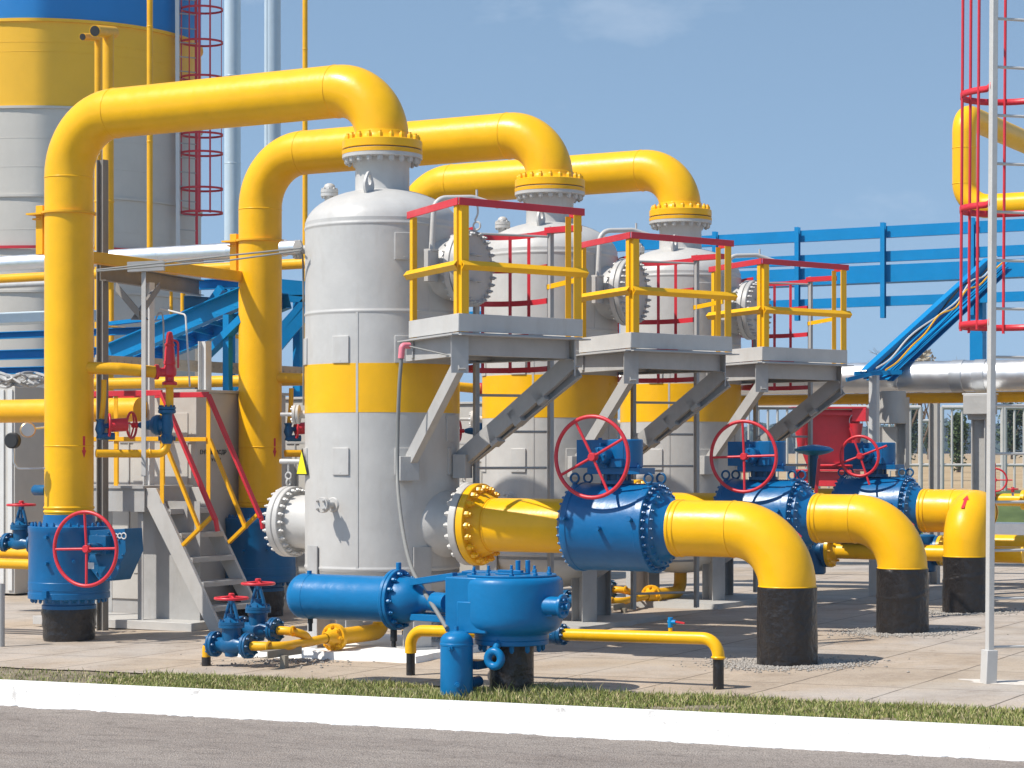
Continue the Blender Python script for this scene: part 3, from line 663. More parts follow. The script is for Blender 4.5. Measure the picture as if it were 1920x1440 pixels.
# grey flexible hose with pink connector
rt = thing('flexible_hose', 'thin grey flexible hose hanging in front of the nearest tank to the actuator', 'hose', W(748, 1000, 21.0))
pts = [W(753, 668, 20.9), W(749, 720, 20.9), W(746, 800, 20.95), W(745, 880, 20.9), W(747, 930, 20.7), W(756, 1000, 20.2), W(770, 1060, 19.5), W(792, 1105, 18.7), W(815, 1140, 18.3), W(838, 1178, 18.0)]
MB().sweep(curve(pts, 6), 0.019, 10).build('hose', HOSE, rt)
b = MB(); b.sweep(fillet([W(752, 672, 20.9), W(754, 648, 20.9), W(768, 648, 20.95)], 0.03, 5), 0.03, 12); b.build('connector', PINK, rt)
b = MB(); b.sweep([W(766, 649, 20.93), W(850, 668, 20.5)], 0.008, 6); b.build('wire', HOSE, rt)
# ------------------------------------------------------------------ SMALL FRONT PIPE
L = G(770, 1266); Rr = G(1347, 1292)
def vz(p, z): return V((p.x, p.y, z))
rt = thing('small_gas_pipe', 'thin yellow pipe on short black legs running behind the actuator', 'pipe', vz(L, zg(L.x)))
b = MB(); b.sweep(fillet([vz(L, 0.14), vz(L, 0.345), vz(Rr, 0.405), vz(Rr, 0.24)], 0.14, 8), 0.052, 20)
dl = (vz(Rr, 0.405)-vz(L, 0.345)).normalized(); Ln = (Rr-L).length
sp = lambda f: vz(L, 0.345)+dl*(Ln*f)
b.ring(vz(Rr, 0.25), Z, 0.05, 0.03, 0.012, 20); b.ring(sp(0.40), dl, 0.052, 0.05, 0.02, 20)
q = sp(0.855); b.cyl(q+Z*0.04, q+Z*0.085, 0.018, 10); b.build('pipe', YEL, rt)
b = MB(); b.cyl(vz(L, zg(L.x)-0.1), vz(L, 0.15), 0.04, 20); b.build('leg', BLK, rt)
b = MB(); b.cyl(vz(Rr, zg(Rr.x)-0.1), vz(Rr, 0.235), 0.046, 20); b.build('leg', BLK, rt)
vt = thing('needle_valve', 'tiny blue valve with red lever on top of the thin yellow pipe', 'valve', q+Z*0.085)
b = MB(); b.cyl(q+Z*0.085, q+Z*0.17, 0.022, 12); b.cyl(q+Z*0.13-P*0.02, q+Z*0.13+P*0.05, 0.02, 10); b.build('body', BLU2, vt)
b = MB(); b.bar(q+Z*0.135+P*0.05, q+Z*0.125+P*0.13, 0.02, 0.014); b.build('lever', RED, vt)
q = sp(0.485); vt = thing('inline_valve', 'small round blue valve on the thin yellow pipe beside the actuator', 'valve', q-Z*0.09)
b = MB(); b.lathe(q, dl, [(0.0, -0.11), (0.055, -0.11), (0.085, -0.08), (0.088, 0.03), (0.095, 0.035), (0.095, 0.065), (0.09, 0.07), (0.095, 0.075), (0.095, 0.105), (0, 0.106)], 28)
b.bolts(q+dl*0.105, dl, 0.075, 8, 0.014, 0.02, 0.01); b.bolts(q+dl*0.035, -dl, 0.078, 8, 0.014, 0.02); b.build('body', BLU3, vt)
# ------------------------------------------------------------------ DRAIN LINES + GATE VALVES
def make_gate(c, label):
    root = thing('gate_valve', label, 'valve', c-Z*0.16, 'small blue gate valves with red handwheels')
    b = MB()
    b.lathe(c, P, [(0.0, -0.20), (0.12, -0.20), (0.124, -0.196), (0.124, -0.172), (0.12, -0.168), (0.07, -0.166), (0.065, -0.12), (0.085, -0.07), (0.098, 0), (0.085, 0.07), (0.065, 0.12), (0.07, 0.166), (0.12, 0.168), (0.124, 0.172), (0.124, 0.196), (0.12, 0.20), (0, 0.20)], 28)
    for sg in (-1, 1):
        b.disc(c+P*(0.203*sg), P*sg, 0.122, 0.026, 0.004, 28); b.bolts(c+P*(0.229*sg), P*sg, 0.098, 8, 0.014, 0.02, 0.01); b.bolts(c+P*(0.168*sg), -P*sg, 0.098, 8, 0.014, 0.02, 0.008)
    b.lathe(c, Z, [(0.0, -0.12), (0.06, -0.11), (0.085, 0.0), (0.092, 0.12), (0.094, 0.16), (0.125, 0.165), (0.125, 0.19), (0.12, 0.192), (0.125, 0.194), (0.125, 0.22), (0.09, 0.226), (0.05, 0.26), (0.03, 0.262)], 28)
    b.bolts(c+Z*0.22, Z, 0.104, 8, 0.013, 0.02, 0.008); b.build('body', BLU3, root)
    b = MB()
    for sg in (-1, 1): b.sweep(curve([c+Z*0.235+P*0.075*sg, c+Z*0.29+P*0.06*sg, c+Z*0.38+P*0.03*sg, c+Z*0.42], 4), 0.018, 8)
    b.cyl(c+Z*0.22, c+Z*0.47, 0.014, 8); b.cyl(c+Z*0.39, c+Z*0.44, 0.034, 12); b.cyl(c+Z*0.25, c+Z*0.30, 0.045, 12); b.build('yoke', BLU3, root)
    handwheel(c+Z*0.445, Z, 0.155, 0.014, root, rot=0.3, spokes=5, dish=-0.02)
    return root
GA = W(434, 1209, 20.85); GB = W(484, 1180, 21.2)
ga = make_gate(GA, 'front small blue gate valve near the kerb, left of the blue cylinder'); gb = make_gate(GB, 'second small blue gate valve, just behind the front one by the stair foot')
def make_drain():
    fl = at(t0, 0, -0.93, 0.13)
    root = thing('drain_pipe', 'thin yellow drain pipe from bolted flange under nearest tank to two gate valves', 'pipe', vz(fl, 0), 'yellow drain pipes under the tanks')
    b = MB(); o = at(t0, 0, -0.87, 0.13)
    b.disc(o-R*0.002, -R, 0.138, 0.034, 0.004, 28); b.lathe(o, -R, [(0.11, 0.03), (0.085, 0.06), (0.06, 0.14), (0.052, 0.17)], 24); b.bolts(o-R*0.034, -R, 0.105, 8, 0.02, 0.03, 0.015); b.build('flange', YEL2, root)
    b = MB(); e0 = o-R*0.16; a1 = GA+P*0.24; a2 = GB+P*0.24
    b.sweep(fillet([e0, e0-R*0.20+P*(-0.05)-Z*0.02, a1+P*0.32, a1], [0.12, 0.2], 6), 0.045, 18)
    b.sweep(fillet([a2, a2+P*0.28, e0-R*0.16-P*0.1], 0.15, 6), 0.042, 18)
    b.ring(a1+P*0.2, P, 0.045, 0.03, 0.012, 18); b.ring(a2+P*0.17, P, 0.042, 0.03, 0.012, 18)
    b.sweep(fillet([GA-P*0.22, GA-P*0.30, GA-P*0.30-Z*0.14], 0.06, 5), 0.04, 16); b.build('pipe', YEL2, root)
    b = MB(); b.cyl(GA-P*0.30-Z*0.13, GA-P*0.30-Z*0.40, 0.045, 16); b.build('leg', BLK, root)
    q = a1+P*0.30-Z*0.06
    b = MB(); b.channel(q-R*0.16, q+R*0.40, 0.07, 0.09, 0.008, Z, 1); b.bar(q-Z*0.02+R*0.05+P*0.04, vz(q+R*0.05+P*0.04, -0.15), 0.06, 0.06, R); b.build('support', BRONZE, root)
    return root
dr1 = make_drain()
dr2 = copy_tree(dr1, ROW, 'thin yellow drain pipe under the middle tank, behind the actuator')
dr3 = copy_tree(dr1, ROW*2, 'thin yellow drain pipe under the farthest tank')
copy_tree(ga, ROW*2, 'front small blue gate valve of the farthest tank'); copy_tree(gb, ROW*2, 'rear small blue gate valve of the farthest tank')
# white lime spill ridge
# ------------------------------------------------------------------ STAIR
SO = V((-3.44, 25.15, 0))
S = lambda s_, t_, z: at(SO, -s_, t_, z)
rt = thing('metal_stair', 'grey steel stair with red handrails beside the nearest riser', 'stair', vz(SO, zg(SO.x)))
WD = 0.86; sb = 0.0; st_ = 0.98; zb = -0.12; zt = 1.56
def stringer(t_):
    b = MB(); n = 0.20
    p = [S(0.06, t_, zb), S(-0.12, t_, zb), S(st_-0.13, t_, zt-0.02), S(st_+0.2, t_, zt-0.02), S(st_+0.2, t_, zt-0.22), S(st_+0.0, t_, zt-0.24)]
    k = len(p); vs = p+[x+R*0.05 for x in p]
    b.add(vs, [tuple(range(k)), tuple(range(2*k-1, k-1, -1))]+[(i, i+k, (i+1) % k+k, (i+1) % k) for i in range(k)]); b.build('stringer', GRY, rt, bevel=0.003)
stringer(0); stringer(WD)
for i in range(5):
    f = (i+1)/6.0; z = zb+(zt-zb)*f; s_ = -0.02+(st_-0.02)*f
    b = MB(); b.box(S(s_, WD/2+0.02, z), 0.22, WD-0.05, 0.03); b.box(S(s_-0.11, WD/2+0.02, z-0.02), 0.012, WD-0.05, 0.05); b.build('tread', GRY2, rt, bevel=0.002)
b = MB(); b.box(S(1.75, WD/2, zt-0.01), 1.5, WD+0.1, 0.03); b.build('landing', GRY2, rt)
b = MB(); b.box(S(1.72, -0.02, zt-0.16), 1.45, 0.02, 0.28); b.box(S(1.02, WD/2, zt-0.16), 0.02, WD, 0.28); b.build('landing_fascia', GRY2, rt, bevel=0.003)
for s_, t_ in ((1.15, 0.04), (1.15, WD), (2.3, 0.04), (2.3, WD)): MB().angle(S(s_, t_, zg(-4.5)), S(s_, t_, zt-0.03), 0.08, 0.008, R).build('post', GRY2, rt)
b = MB(); b.box(S(0.88, 0.30, 0.66), 0.9, 0.012, 1.45); b.build('skirt_panel', GRY2, rt)
for t_ in (0.0, WD+0.03):
    A_ = S(-0.02, t_, 1.18); B_ = S(0.76, t_, 2.66)
    b = MB(); b.bar(A_, B_, 0.035, 0.07, R); b.bar(A_+Z*0.02, A_-Z*0.13-P*-0.03, 0.035, 0.05, R); b.bar(B_-P*-0.0, S(2.2, t_, 2.66), 0.035, 0.065, Z); b.build('handrail', RED, rt, bevel=0.003)
    b = MB(); C_ = S(0.20, t_, 1.05); D_ = S(0.74, t_, 2.12)
    b.bar(C_, D_, 0.04, 0.045, R); b.bar(S(0.45, t_, 0.88), S(0.03, t_, 1.22), 0.04, 0.05, R); b.bar(S(0.78, t_, 2.12), S(2.2, t_, 2.12), 0.04, 0.05, Z)
    for s_ in (0.79, 1.48, 2.2): b.angle(S(s_, t_, zt-0.2), S(s_, t_, 2.64), 0.06, 0.008, R)
    b.build('rail_frame', YEL2, rt, bevel=0.002)
b = MB(); b.bar(S(2.22, 0, 2.66), S(2.22, WD, 2.66), 0.035, 0.065, Z); b.bar(S(2.22, 0, 2.12), S(2.22, WD, 2.12), 0.04, 0.05, Z); b.build('end_rail', RED, rt, bevel=0.002)
b = MB(); b.box(S(1.45, 0.35, zg(-4.5)+0.06), 2.4, 0.9, 0.10); b.build('base_plate', GRY, rt, bevel=0.004)
# ------------------------------------------------------------------ CABINS
def text_mesh(txt, size, c, xd, nd, parent, m):
    cu = bpy.data.curves.new('writing', 'FONT'); cu.body = txt; cu.size = size; cu.extrude = 0.002; cu.align_x = 'CENTER'
    o = bpy.data.objects.new('writing', cu); COL.objects.link(o)
    me = bpy.data.meshes.new_from_object(o.evaluated_get(bpy.context.evaluated_depsgraph_get()))
    bpy.data.objects.remove(o); bpy.data.curves.remove(cu)
    M = Matrix((( xd.x, 0, nd.x), (xd.y, 0, nd.y), (0, 1, 0)))
    vs = [c+M @ v.co for v in me.vertices]; fs = [tuple(p.vertices) for p in me.polygons]; bpy.data.meshes.remove(me)
    return MB().add(vs, fs).build('writing', m, parent, smooth=False)
CB = V((-3.885, 26.8, 0)); gz = zg(-4.5)
C_ = lambda s_, t_, z: at(CB, s_, t_, z)
rt = thing('equipment_cabin', 'grey sheet metal equipment cabin behind the stair', 'cabin', vz(CB, gz), 'grey equipment cabins')
b = MB(); b.box(C_(-1.15, 0.95, (gz+0.25+2.70)/2), 2.3, 1.9, 2.70-gz-0.25); b.build('wall', CAB, rt, bevel=0.006)
b = MB(); b.box(C_(-1.15, 0.95, 2.72), 2.36, 1.96, 0.035); b.build('roof', CAB, rt, bevel=0.004)
b = MB(); b.box(C_(-1.15, 0.95, gz+0.13), 2.26, 1.86, 0.25); b.build('skid_base', GRY2, rt)
b = MB(); b.box(C_(-0.55, -0.006, 1.45), 0.85, 0.012, 2.0); b.box(C_(-0.18, -0.02, 1.4), 0.03, 0.03, 0.14); b.build('door', CAB, rt, bevel=0.004)
b = MB()
for s_ in (-1.05, -1.9): b.box(C_(s_, -0.006, 1.45), 0.02, 0.014, 2.1)
b.box(C_(-0.6, -0.008, 2.10), 1.2, 0.016, 0.03); b.build('seam_trim', GRY2, rt)
text_mesh('ЕНТ НЕНАСДР', 0.075, C_(0.006, 0.34, 1.94), R, P, rt, INK); text_mesh('V Dу-1', 0.065, C_(0.006, 0.40, 1.85), R, P, rt, INK)
cab_ = bpy.data.objects['equipment_cabin']
copy_tree(cab_, ROW, 'grey cabin glimpsed between the second riser and the nearest tank', skip=('writing',)); copy_tree(cab_, ROW*2, 'grey cabin glimpsed in the gap between nearest and middle tanks', skip=('writing',))
CB2 = V(((28-960)/F*32.5, 32.5, 0))
rt = thing('corrugated_cabin', 'pale corrugated cabin at the left edge behind the yellow pipes', 'cabin', vz(CB2, zg(-7.4)))
C2 = lambda s_, t_, z: at(CB2, s_, t_, z)
b = MB(); b.box(C2(-2.0, 1.25, 1.4), 4.0, 2.5, 3.1); b.build('wall', CAB, rt, bevel=0.01)
b = MB()
for i in range(24): b.box(C2(-0.08-i*0.165, -0.012, 1.4), 0.09, 0.024, 3.0)
b.build('corrugation', GRY3, rt, bevel=0.004)
# ------------------------------------------------------------------ SMALL PIPING BY THE RISER
rt = thing('safety_valve', 'dark red safety relief valve on a yellow stub pipe by the nearest riser', 'valve', W(318, 722, 24.5))
sx = lambda v: W(318, v, 24.5)
b = MB(); b.lathe(vz(sx(722), 0), Z, [(0, sx(722).z), (0.082, sx(722).z), (0.085, sx(722).z+0.004), (0.085, sx(717).z), (0.05, sx(714).z), (0.05, sx(707).z), (0.075, sx(703).z), (0.078, sx(693).z), (0.065, sx(688).z), (0.06, sx(684).z), (0.068, sx(683).z), (0.068, sx(678).z), (0.062, sx(676).z), (0.055, sx(655).z), (0.05, sx(650).z), (0.058, sx(648).z), (0.058, sx(645).z), (0.045, sx(643).z), (0.04, sx(630).z), (0.03, sx(623).z), (0, sx(621).z)], 24)
q = sx(698); b.cyl(q, q-R*0.12-P*0.09, 0.05, 16); dd = (-R*0.12-P*0.09).normalized(); b.disc(q+dd*0.13, dd, 0.085, 0.04, 0.004, 24)
b.build('body', RED, rt)
b = MB(); b.sweep(fillet([W(320, 636, 24.45), W(334, 640, 24.45), W(334, 690, 24.45)], 0.05, 5), 0.012, 8); b.build('lever', RED, rt)
rt = thing('relief_pipe', 'yellow stub pipe from the nearest riser up to the red safety valve', 'pipe', W(180, 850, 24.3))
b = MB(); e = sx(698)+dd*0.17; b.sweep(fillet([vz(rc, e.z+0.04)+P*0.2, e+dd*0.4+Z*0.03, e], 0.1, 4), 0.068, 20); b.sweep(fillet([sx(722)-Z*0.0, sx(763)], 0.02, 2), 0.045, 16); b.disc(sx(722)-Z*0.03, Z, 0.085, 0.03, 0.003, 20); b.build('pipe', YEL2, rt)
b = MB(); b.sweep(fillet([W(313, 832, 24.5), W(312, 851, 24.5), W(180, 850, 24.2)], 0.11, 8), 0.046, 18); b.ring(W(280, 850, 24.43), (W(312, 851, 24.5)-W(180, 850, 24.2)), 0.046, 0.03, 0.01, 16)
b.sweep(curve([W(195, 712, 24.3), W(194, 750, 24.3), W(190, 790, 24.3)], 5), 0.03, 12); b.build('pipe', YEL2, rt)
rt = thing('angle_valve', 'dark blue angle valve below the red safety valve', 'valve', W(313, 832, 24.5))
cx = W(313, 797, 24.5); b = MB()
b.lathe(vz(cx, 0), Z, [(0, W(0, 833, 24.5).z), (0.05, W(0, 832, 24.5).z), (0.07, W(0, 826, 24.5).z), (0.07, W(0, 818, 24.5).z), (0.055, W(0, 814, 24.5).z), (0.075, W(0, 797, 24.5).z), (0.06, W(0, 782, 24.5).z), (0.06, W(0, 777, 24.5).z), (0.10, W(0, 774, 24.5).z), (0.10, W(0, 769, 24.5).z), (0.09, W(0, 768, 24.5).z), (0.10, W(0, 767, 24.5).z), (0.10, W(0, 763, 24.5).z), (0, W(0, 762, 24.5).z)], 24)
b.bolts(W(313, 763, 24.5), Z, 0.08, 8, 0.013, 0.02); b.bolts(W(313, 818, 24.5), -Z, 0.085, 4, 0.014, 0.05)
ld = (-P*0.95-R*0.3).normalized()
b.lathe(cx, ld, [(0.05, 0.0), (0.08, 0.07), (0.115, 0.08), (0.115, 0.12), (0.11, 0.122), (0.115, 0.124), (0.10, 0.16), (0.06, 0.19), (0.045, 0.28), (0.03, 0.33)], 24); b.build('body', BLU3, rt)
hw = handwheel(cx+ld*0.42, ld, 0.145, 0.014, rt, rot=0.2)
rt = thing('relief_actuator', 'bright red cylindrical pipe coupling between two dark red handwheels', 'valve', W(222, 812, 24.3))
b = MB(); b.cyl(W(203, 798, 24.3), W(238, 796, 24.4), 0.075, 20, 0.006); b.build('body', RED, rt)
b = MB(); b.cyl(W(190, 800, 24.25), W(203, 798, 24.3), 0.03, 10); b.lathe(W(188, 805, 24.25), Z, [(0.0, -0.12), (0.05, -0.1), (0.035, -0.06), (0.06, 0), (0.04, 0.08), (0.055, 0.11), (0, 0.12)], 16); b.cyl(W(188, 818, 24.25), W(215, 818, 24.3), 0.04, 12); b.build('bonnet', BLU3, rt)
handwheel(W(205, 797, 24.2), (ld*0.8-R*0.5), 0.12, 0.012, rt, rot=0.4)
for nm in ('safety_valve', 'relief_pipe', 'angle_valve', 'relief_actuator'):
    o_ = bpy.data.objects[nm]; nice = {'safety_valve': 'dark red safety relief valve', 'relief_pipe': 'yellow relief pipe branch', 'angle_valve': 'dark blue angle valve', 'relief_actuator': 'bright red pipe coupling with handwheel'}[nm]
    copy_tree(o_, ROW, nice+' left of the nearest tank, behind the second riser'); copy_tree(o_, ROW*2, nice+' seen in the gap between nearest and middle tanks')
# pressure gauges
def gauge(u, v, Y, r, face, label):
    rt = thing('pressure_gauge', label, 'gauge', W(u, v+10, Y)); d = V((-0.30, -0.95, 0)).normalized() if face is DRK else (P*0.75-R*0.66).normalized()
    c = W(u, v, Y); b = MB(); b.disc(c-d*0.05, d, r, 0.08, 0.01, 28); b.build('case', face, rt)
    b = MB(); b.disc(c+d*0.031, d, r*0.86, 0.003, 0.001, 28); b.build('dial', DRK if face is DRK else GAL, rt); return rt
g1 = gauge(23, 826, 24.0, 0.088, DRK, 'black round pressure gauge on a thin bent tube at the left edge')
b = MB(); b.sweep(fillet([W(25, 842, 24.0), W(26, 868, 24.0), W(34, 879, 24.0), W(84, 878, 24.1)], 0.05, 4), 0.011, 8); b.build('tube', GAL, g1)
g2 = gauge(52, 806, 24.3, 0.085, BRS, 'brass backed pressure gauge left of the nearest riser')
b = MB(); b.cyl(W(60, 804, 24.3), W(86, 801, 24.4), 0.014, 8); b.build('tube', GAL, g2)
rt = thing('filter_cup', 'short dark blue cylinder left of the nearest riser', 'filter', W(75, 932, 24.6)); b = MB(); b.lathe(W(62, 919, 24.5), P, [(0, 0), (0.045, 0.01), (0.06, 0.03), (0.06, 0.2), (0, 0.2)], 20); b.build('body', BLU3, rt)
# left low pipes + valve
for i, (u0, v, Y, r, lab) in enumerate(((62, 1018, 24.9, 0.066, 'upper thin yellow pipe entering at the left edge by the blue drum valve'), (62, 1039, 24.7, 0.062, 'second thin yellow pipe below it at the left edge'), (62, 1059, 24.5, 0.058, 'lowest thin yellow pipe at the left edge'))):
    a = W(u0+20, v, Y); b = MB(); b.sweep([a, a-P*2.5], r, 16)
    b.ring(a-P*0.15, P, r, 0.03, 0.012, 16)
    tag(b.build('low_pipe', YEL2), lab, 'pipe', 'thin yellow pipes at the left edge')
cg = W(40, 1010, 24.9)
gl = copy_tree(ga, cg-GA-Z*0.06, 'small blue gate valve with red handwheel at the left edge')
rt = MB().cyl(W(2, 1094, 23.6), V((W(2, 1094, 23.6).x, 23.6, zg(-5.5)-0.05)), 0.04, 16).build('pipe_stand', GRY2); tag(rt, 'short grey post cut off by the left edge', 'post')
# big yellow pipe left
a = W(264, 768, 26.3); b = MB(); b.sweep([a, a-P*4.5], 0.145, 28); b.ring(a-P*0.4, P, 0.145, 0.02, 0.004, 28); tag(b.build('header_pipe', YEL2), 'wide horizontal yellow pipe passing behind the nearest riser', 'pipe')
# ------------------------------------------------------------------ LEFT PIPE RACK
rt = thing('pipe_rack', 'grey steel pipe rack frame behind the nearest riser', 'frame', vz(W(265, 900, 24.3), zg(-4.2)))
a = W(265, 500, 24.3); b = MB(); b.angle(W(265, 893, 24.3), a, 0.06, 0.008, R); b.bar(W(240, 501, 24.3), W(308, 498, 24.3), 0.10, 0.11); b.build('post', GRY2, rt)
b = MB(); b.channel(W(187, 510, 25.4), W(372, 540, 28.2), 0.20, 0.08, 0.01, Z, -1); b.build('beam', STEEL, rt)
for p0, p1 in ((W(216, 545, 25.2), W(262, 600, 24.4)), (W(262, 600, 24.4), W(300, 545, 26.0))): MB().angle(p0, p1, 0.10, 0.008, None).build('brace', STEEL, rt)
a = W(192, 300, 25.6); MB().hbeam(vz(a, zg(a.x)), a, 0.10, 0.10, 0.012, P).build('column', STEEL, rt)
a = W(279, 530, 26.4); MB().hbeam(vz(a, zg(a.x)), a, 0.10, 0.10, 0.01, P).build('column', GRY3, rt)
a = W(384, 640, 27.5); MB().hbeam(vz(a, zg(a.x)), a, 0.12, 0.12, 0.01, P).build('column', GRY3, rt)
# yellow beam between risers
a0 = at(rc, -0.36, 0.1, 4.17); b = MB(); b.bar(at(rc, -0.36, 0, 4.17)+P*0.36, at(rc, -0.36, 3.5, 4.17)+P*0.2, 0.12, 0.13); tag(b.build('tie_beam', YEL2, None, bevel=0.01), 'square yellow beam between the two visible risers', 'beam')
# silver + yellow rack pipes
def rackpipe(u, v, Y, r, s0, s1, m, lab, name='rack_pipe', grp=None, bands=()):
    a = W(u, v, Y); b = MB(); b.sweep([a+P*s0, a+P*(s0+s1)/2, a+P*s1], r, 28)
    for x in bands: b.ring(a+P*x, P, r, 0.04, 0.004, 28)
    return tag(b.build(name, m), lab, 'pipe', grp)
rackpipe(250, 481, 30.6, 0.115, -5, 2.6, SIL, 'silver clad pipe running behind the risers', bands=(-1.5, 0.5, 1.7))
rackpipe(300, 508, 30.9, 0.072, -5, 3.0, YEL2, 'thin yellow pipe just under the silver clad pipe at left')
rackpipe(100, 531, 31.2, 0.04, -4, 0.2, GRY2, 'thin grey pipe under the yellow one at the left edge')
rackpipe(470, 714, 29.4, 0.078, -3.3, 2.0, YEL2, 'yellow pipe below the beige cable tray behind the second riser')
b = MB(); b.bar(W(180, 676, 26.5), W(600, 700, 29.5), 0.04, 0.14, Z)
for i in range(34): f = i/34; c = W(180, 676, 26.5)*(1-f)+W(600, 700, 29.5)*f; b.box(c-R*0.0, 0.05, 0.06, 0.03)
tag(b.build('perforated_tray', TRAY, None, smooth=False), 'beige perforated cable tray behind the second riser', 'cable tray')
rt = thing('impulse_tubing', 'pair of thin steel tubes slanting from the riser to the nearest tank', 'tubing', W(180, 506, 23.6))
for dv in (0, 9): MB().sweep([W(181, 506+dv*0.3, 23.6), W(430, 479+dv, 22.6), W(565, 465+dv*0.5, 21.9)], 0.0095, 8).build('tube', HOSE, rt)
MB().sweep(curve([W(563, 466, 22.0), W(568, 490, 22.4), W(569, 600, 22.4), W(569, 760, 22.4)], 5), 0.010, 8).build('tube', HOSE, rt)
b = MB(); b.cyl(W(530, 465, 22.4), W(558, 464, 22.3), 0.075, 20); b.cyl(W(535, 462, 22.4), W(535, 450, 22.4), 0.012, 8); b.build('silver_sleeve', SIL, rt)
rt = thing('instrument_tube', 'thin bent steel tube rising above the red safety valve', 'tubing', W(350, 730, 25.0))
MB().sweep(fillet([W(300, 578, 25.5), W(348, 590, 25.2), W(356, 725, 25.0)], 0.06, 5), 0.011, 8).build('tube', GRY3, rt); MB().sweep(curve([W(292, 600, 25), W(298, 587, 25), W(306, 600, 25), W(307, 700, 25)], 5), 0.010, 8).build('tube', GRY2, rt)
# blue steelwork on the left
rt = thing('cable_bridge', 'light blue sloping cable bridge behind the risers', 'cable bridge', W(205, 662, 28.5))
a = W(203, 664, 28.6); c = W(492, 541, 27.3)
b = MB(); b.channel(a, c, 0.22, 0.14, 0.012, Z, 1); b.bar(a+Z*0.115-R*0.03, c+Z*0.115-R*0.03, 0.10, 0.012, Z); b.build('side_beam', BLU2, rt)
b = MB(); b.channel(a+R*0.6-Z*0.12, c+R*0.6-Z*0.12, 0.20, 0.12, 0.012, Z, -1); b.build('side_beam', BLU2, rt)
b = MB()
for i in range(9): f = (i+0.5)/9; b.bar(a*(1-f)+c*f-Z*0.06, a*(1-f)+c*f+R*0.6-Z*0.12, 0.06, 0.05)
b.build('crosspiece', BLU2, rt)
for p0, p1 in ((W(428, 590, 27.6), W(426, 800, 27.6)),): MB().box((p0+p1)/2, 0.09, 0.09, (p0-p1).length).build('post', BLU2, rt)
MB().bar(W(380, 672, 27.9), W(455, 598, 27.4), 0.12, 0.10).build('brace', BLU2, rt)
MB().bar(W(368, 610, 28.4), W(418, 540, 28.2), 0.12, 0.10).build('brace', BLU2, rt); MB().channel(W(368, 535, 28.4), W(470, 531, 28.2), 0.13, 0.1, 0.01, Z, -1).build('brace', BLU2, rt); MB().bar(W(205, 607, 29.2), W(352, 590, 28.6), 0.10, 0.05).build('brace', BLU2, rt)
rt = thing('blue_truss', 'dark blue lattice steelwork between second riser and nearest tank', 'frame', W(540, 700, 31))
for p0, p1, w_ in ((W(440, 530, 31), W(600, 545, 31), 0.22), (W(440, 560, 31), W(600, 560, 31), 0.1), (W(520, 650, 31), W(600, 555, 31), 0.16), (W(505, 640, 31), W(585, 550, 31), 0.10), (W(420, 745, 31), W(500, 660, 31), 0.13), (W(440, 760, 31), W(520, 690, 31), 0.13)): MB().bar(p0, p1, 0.1, w_).build('member', BLU2, rt)
for u in (430, 560): a = W(u, 540, 31.2); MB().bar(a, vz(a, zg(a.x)), 0.12, 0.12, R).build('post', BLU2, rt)
for i, (v, Y, h, lab) in enumerate(((627, 30, 0.09, 'upper light blue beam at the left edge'), (664, 30.5, 0.13, 'middle light blue beam at the left edge'), (694, 29.5, 0.09, 'lowest dark blue beam at the left edge'))):
    a = W(80, v, Y); b = MB(); b.channel(a-P*2.5, a+P*2.0, h*1.05, 0.12, 0.01, Z, -1); tag(b.build('cable_tray', BLU2), lab, 'cable tray', 'light blue cable trays at left')
a = W(40, 597, 33); b = MB(); b.box(a, 3.0, 0.5, 0.16); tag(b.build('cable_box', STK, None, bevel=0.01), 'pale blue grey trunking above the blue beams at left', 'trunking')
for u, v0, v1, Y, r, lab in ((209, 543, 640, 30.5, 0.035, 'short thin yellow upright pipe beside the dark rack column'), (321, 543, 605, 31, 0.024, 'thinnest yellow upright pipe under the grey rack beam'), (343, 541, 600, 31.5, 0.036, 'stubby yellow upright pipe near the end of the rack beam')):
    tag(MB().cyl(W(u, v1, Y), W(u, v0, Y), r, 12).build('branch_pipe', YEL2), lab, 'pipe', 'small yellow pipes behind the rack')
for u0, v0, u1, v1, Y, r, lab in ((200, 614, 275, 622, 30.2, 0.032, 'thin yellow pipe crossing behind the sloping blue bridge foot'), (415, 624, 470, 637, 30.8, 0.032, 'thin yellow pipe showing below the blue bridge by the second riser')):
    tag(MB().cyl(W(u0, v0, Y), W(u1, v1, Y+1.2), r, 12).build('branch_pipe', YEL2), lab, 'pipe', 'small yellow pipes behind the rack')
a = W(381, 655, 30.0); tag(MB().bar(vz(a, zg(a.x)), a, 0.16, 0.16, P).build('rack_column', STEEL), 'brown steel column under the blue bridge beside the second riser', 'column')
a = W(345, 568, 30.6); tag(MB().channel(a, W(400, 572, 31.4), 0.20, 0.1, 0.01, Z, -1).build('cross_tray', BLU3), 'dark blue cross tray behind the sloping blue bridge', 'cable tray')
# cables bundle
rt = thing('cable_bundle', 'tangle of grey cables lying below the blue beams at left', 'cables', W(40, 720, 29.2))
for i in range(9):
    pts = [W(-40+u, 712+random.uniform(-14, 16), 29.2+random.uniform(-0.2, 0.4)) for u in range(0, 170, 26)]
    MB().sweep(curve(pts, 4), 0.02, 6).build('cable', GRY2, rt)
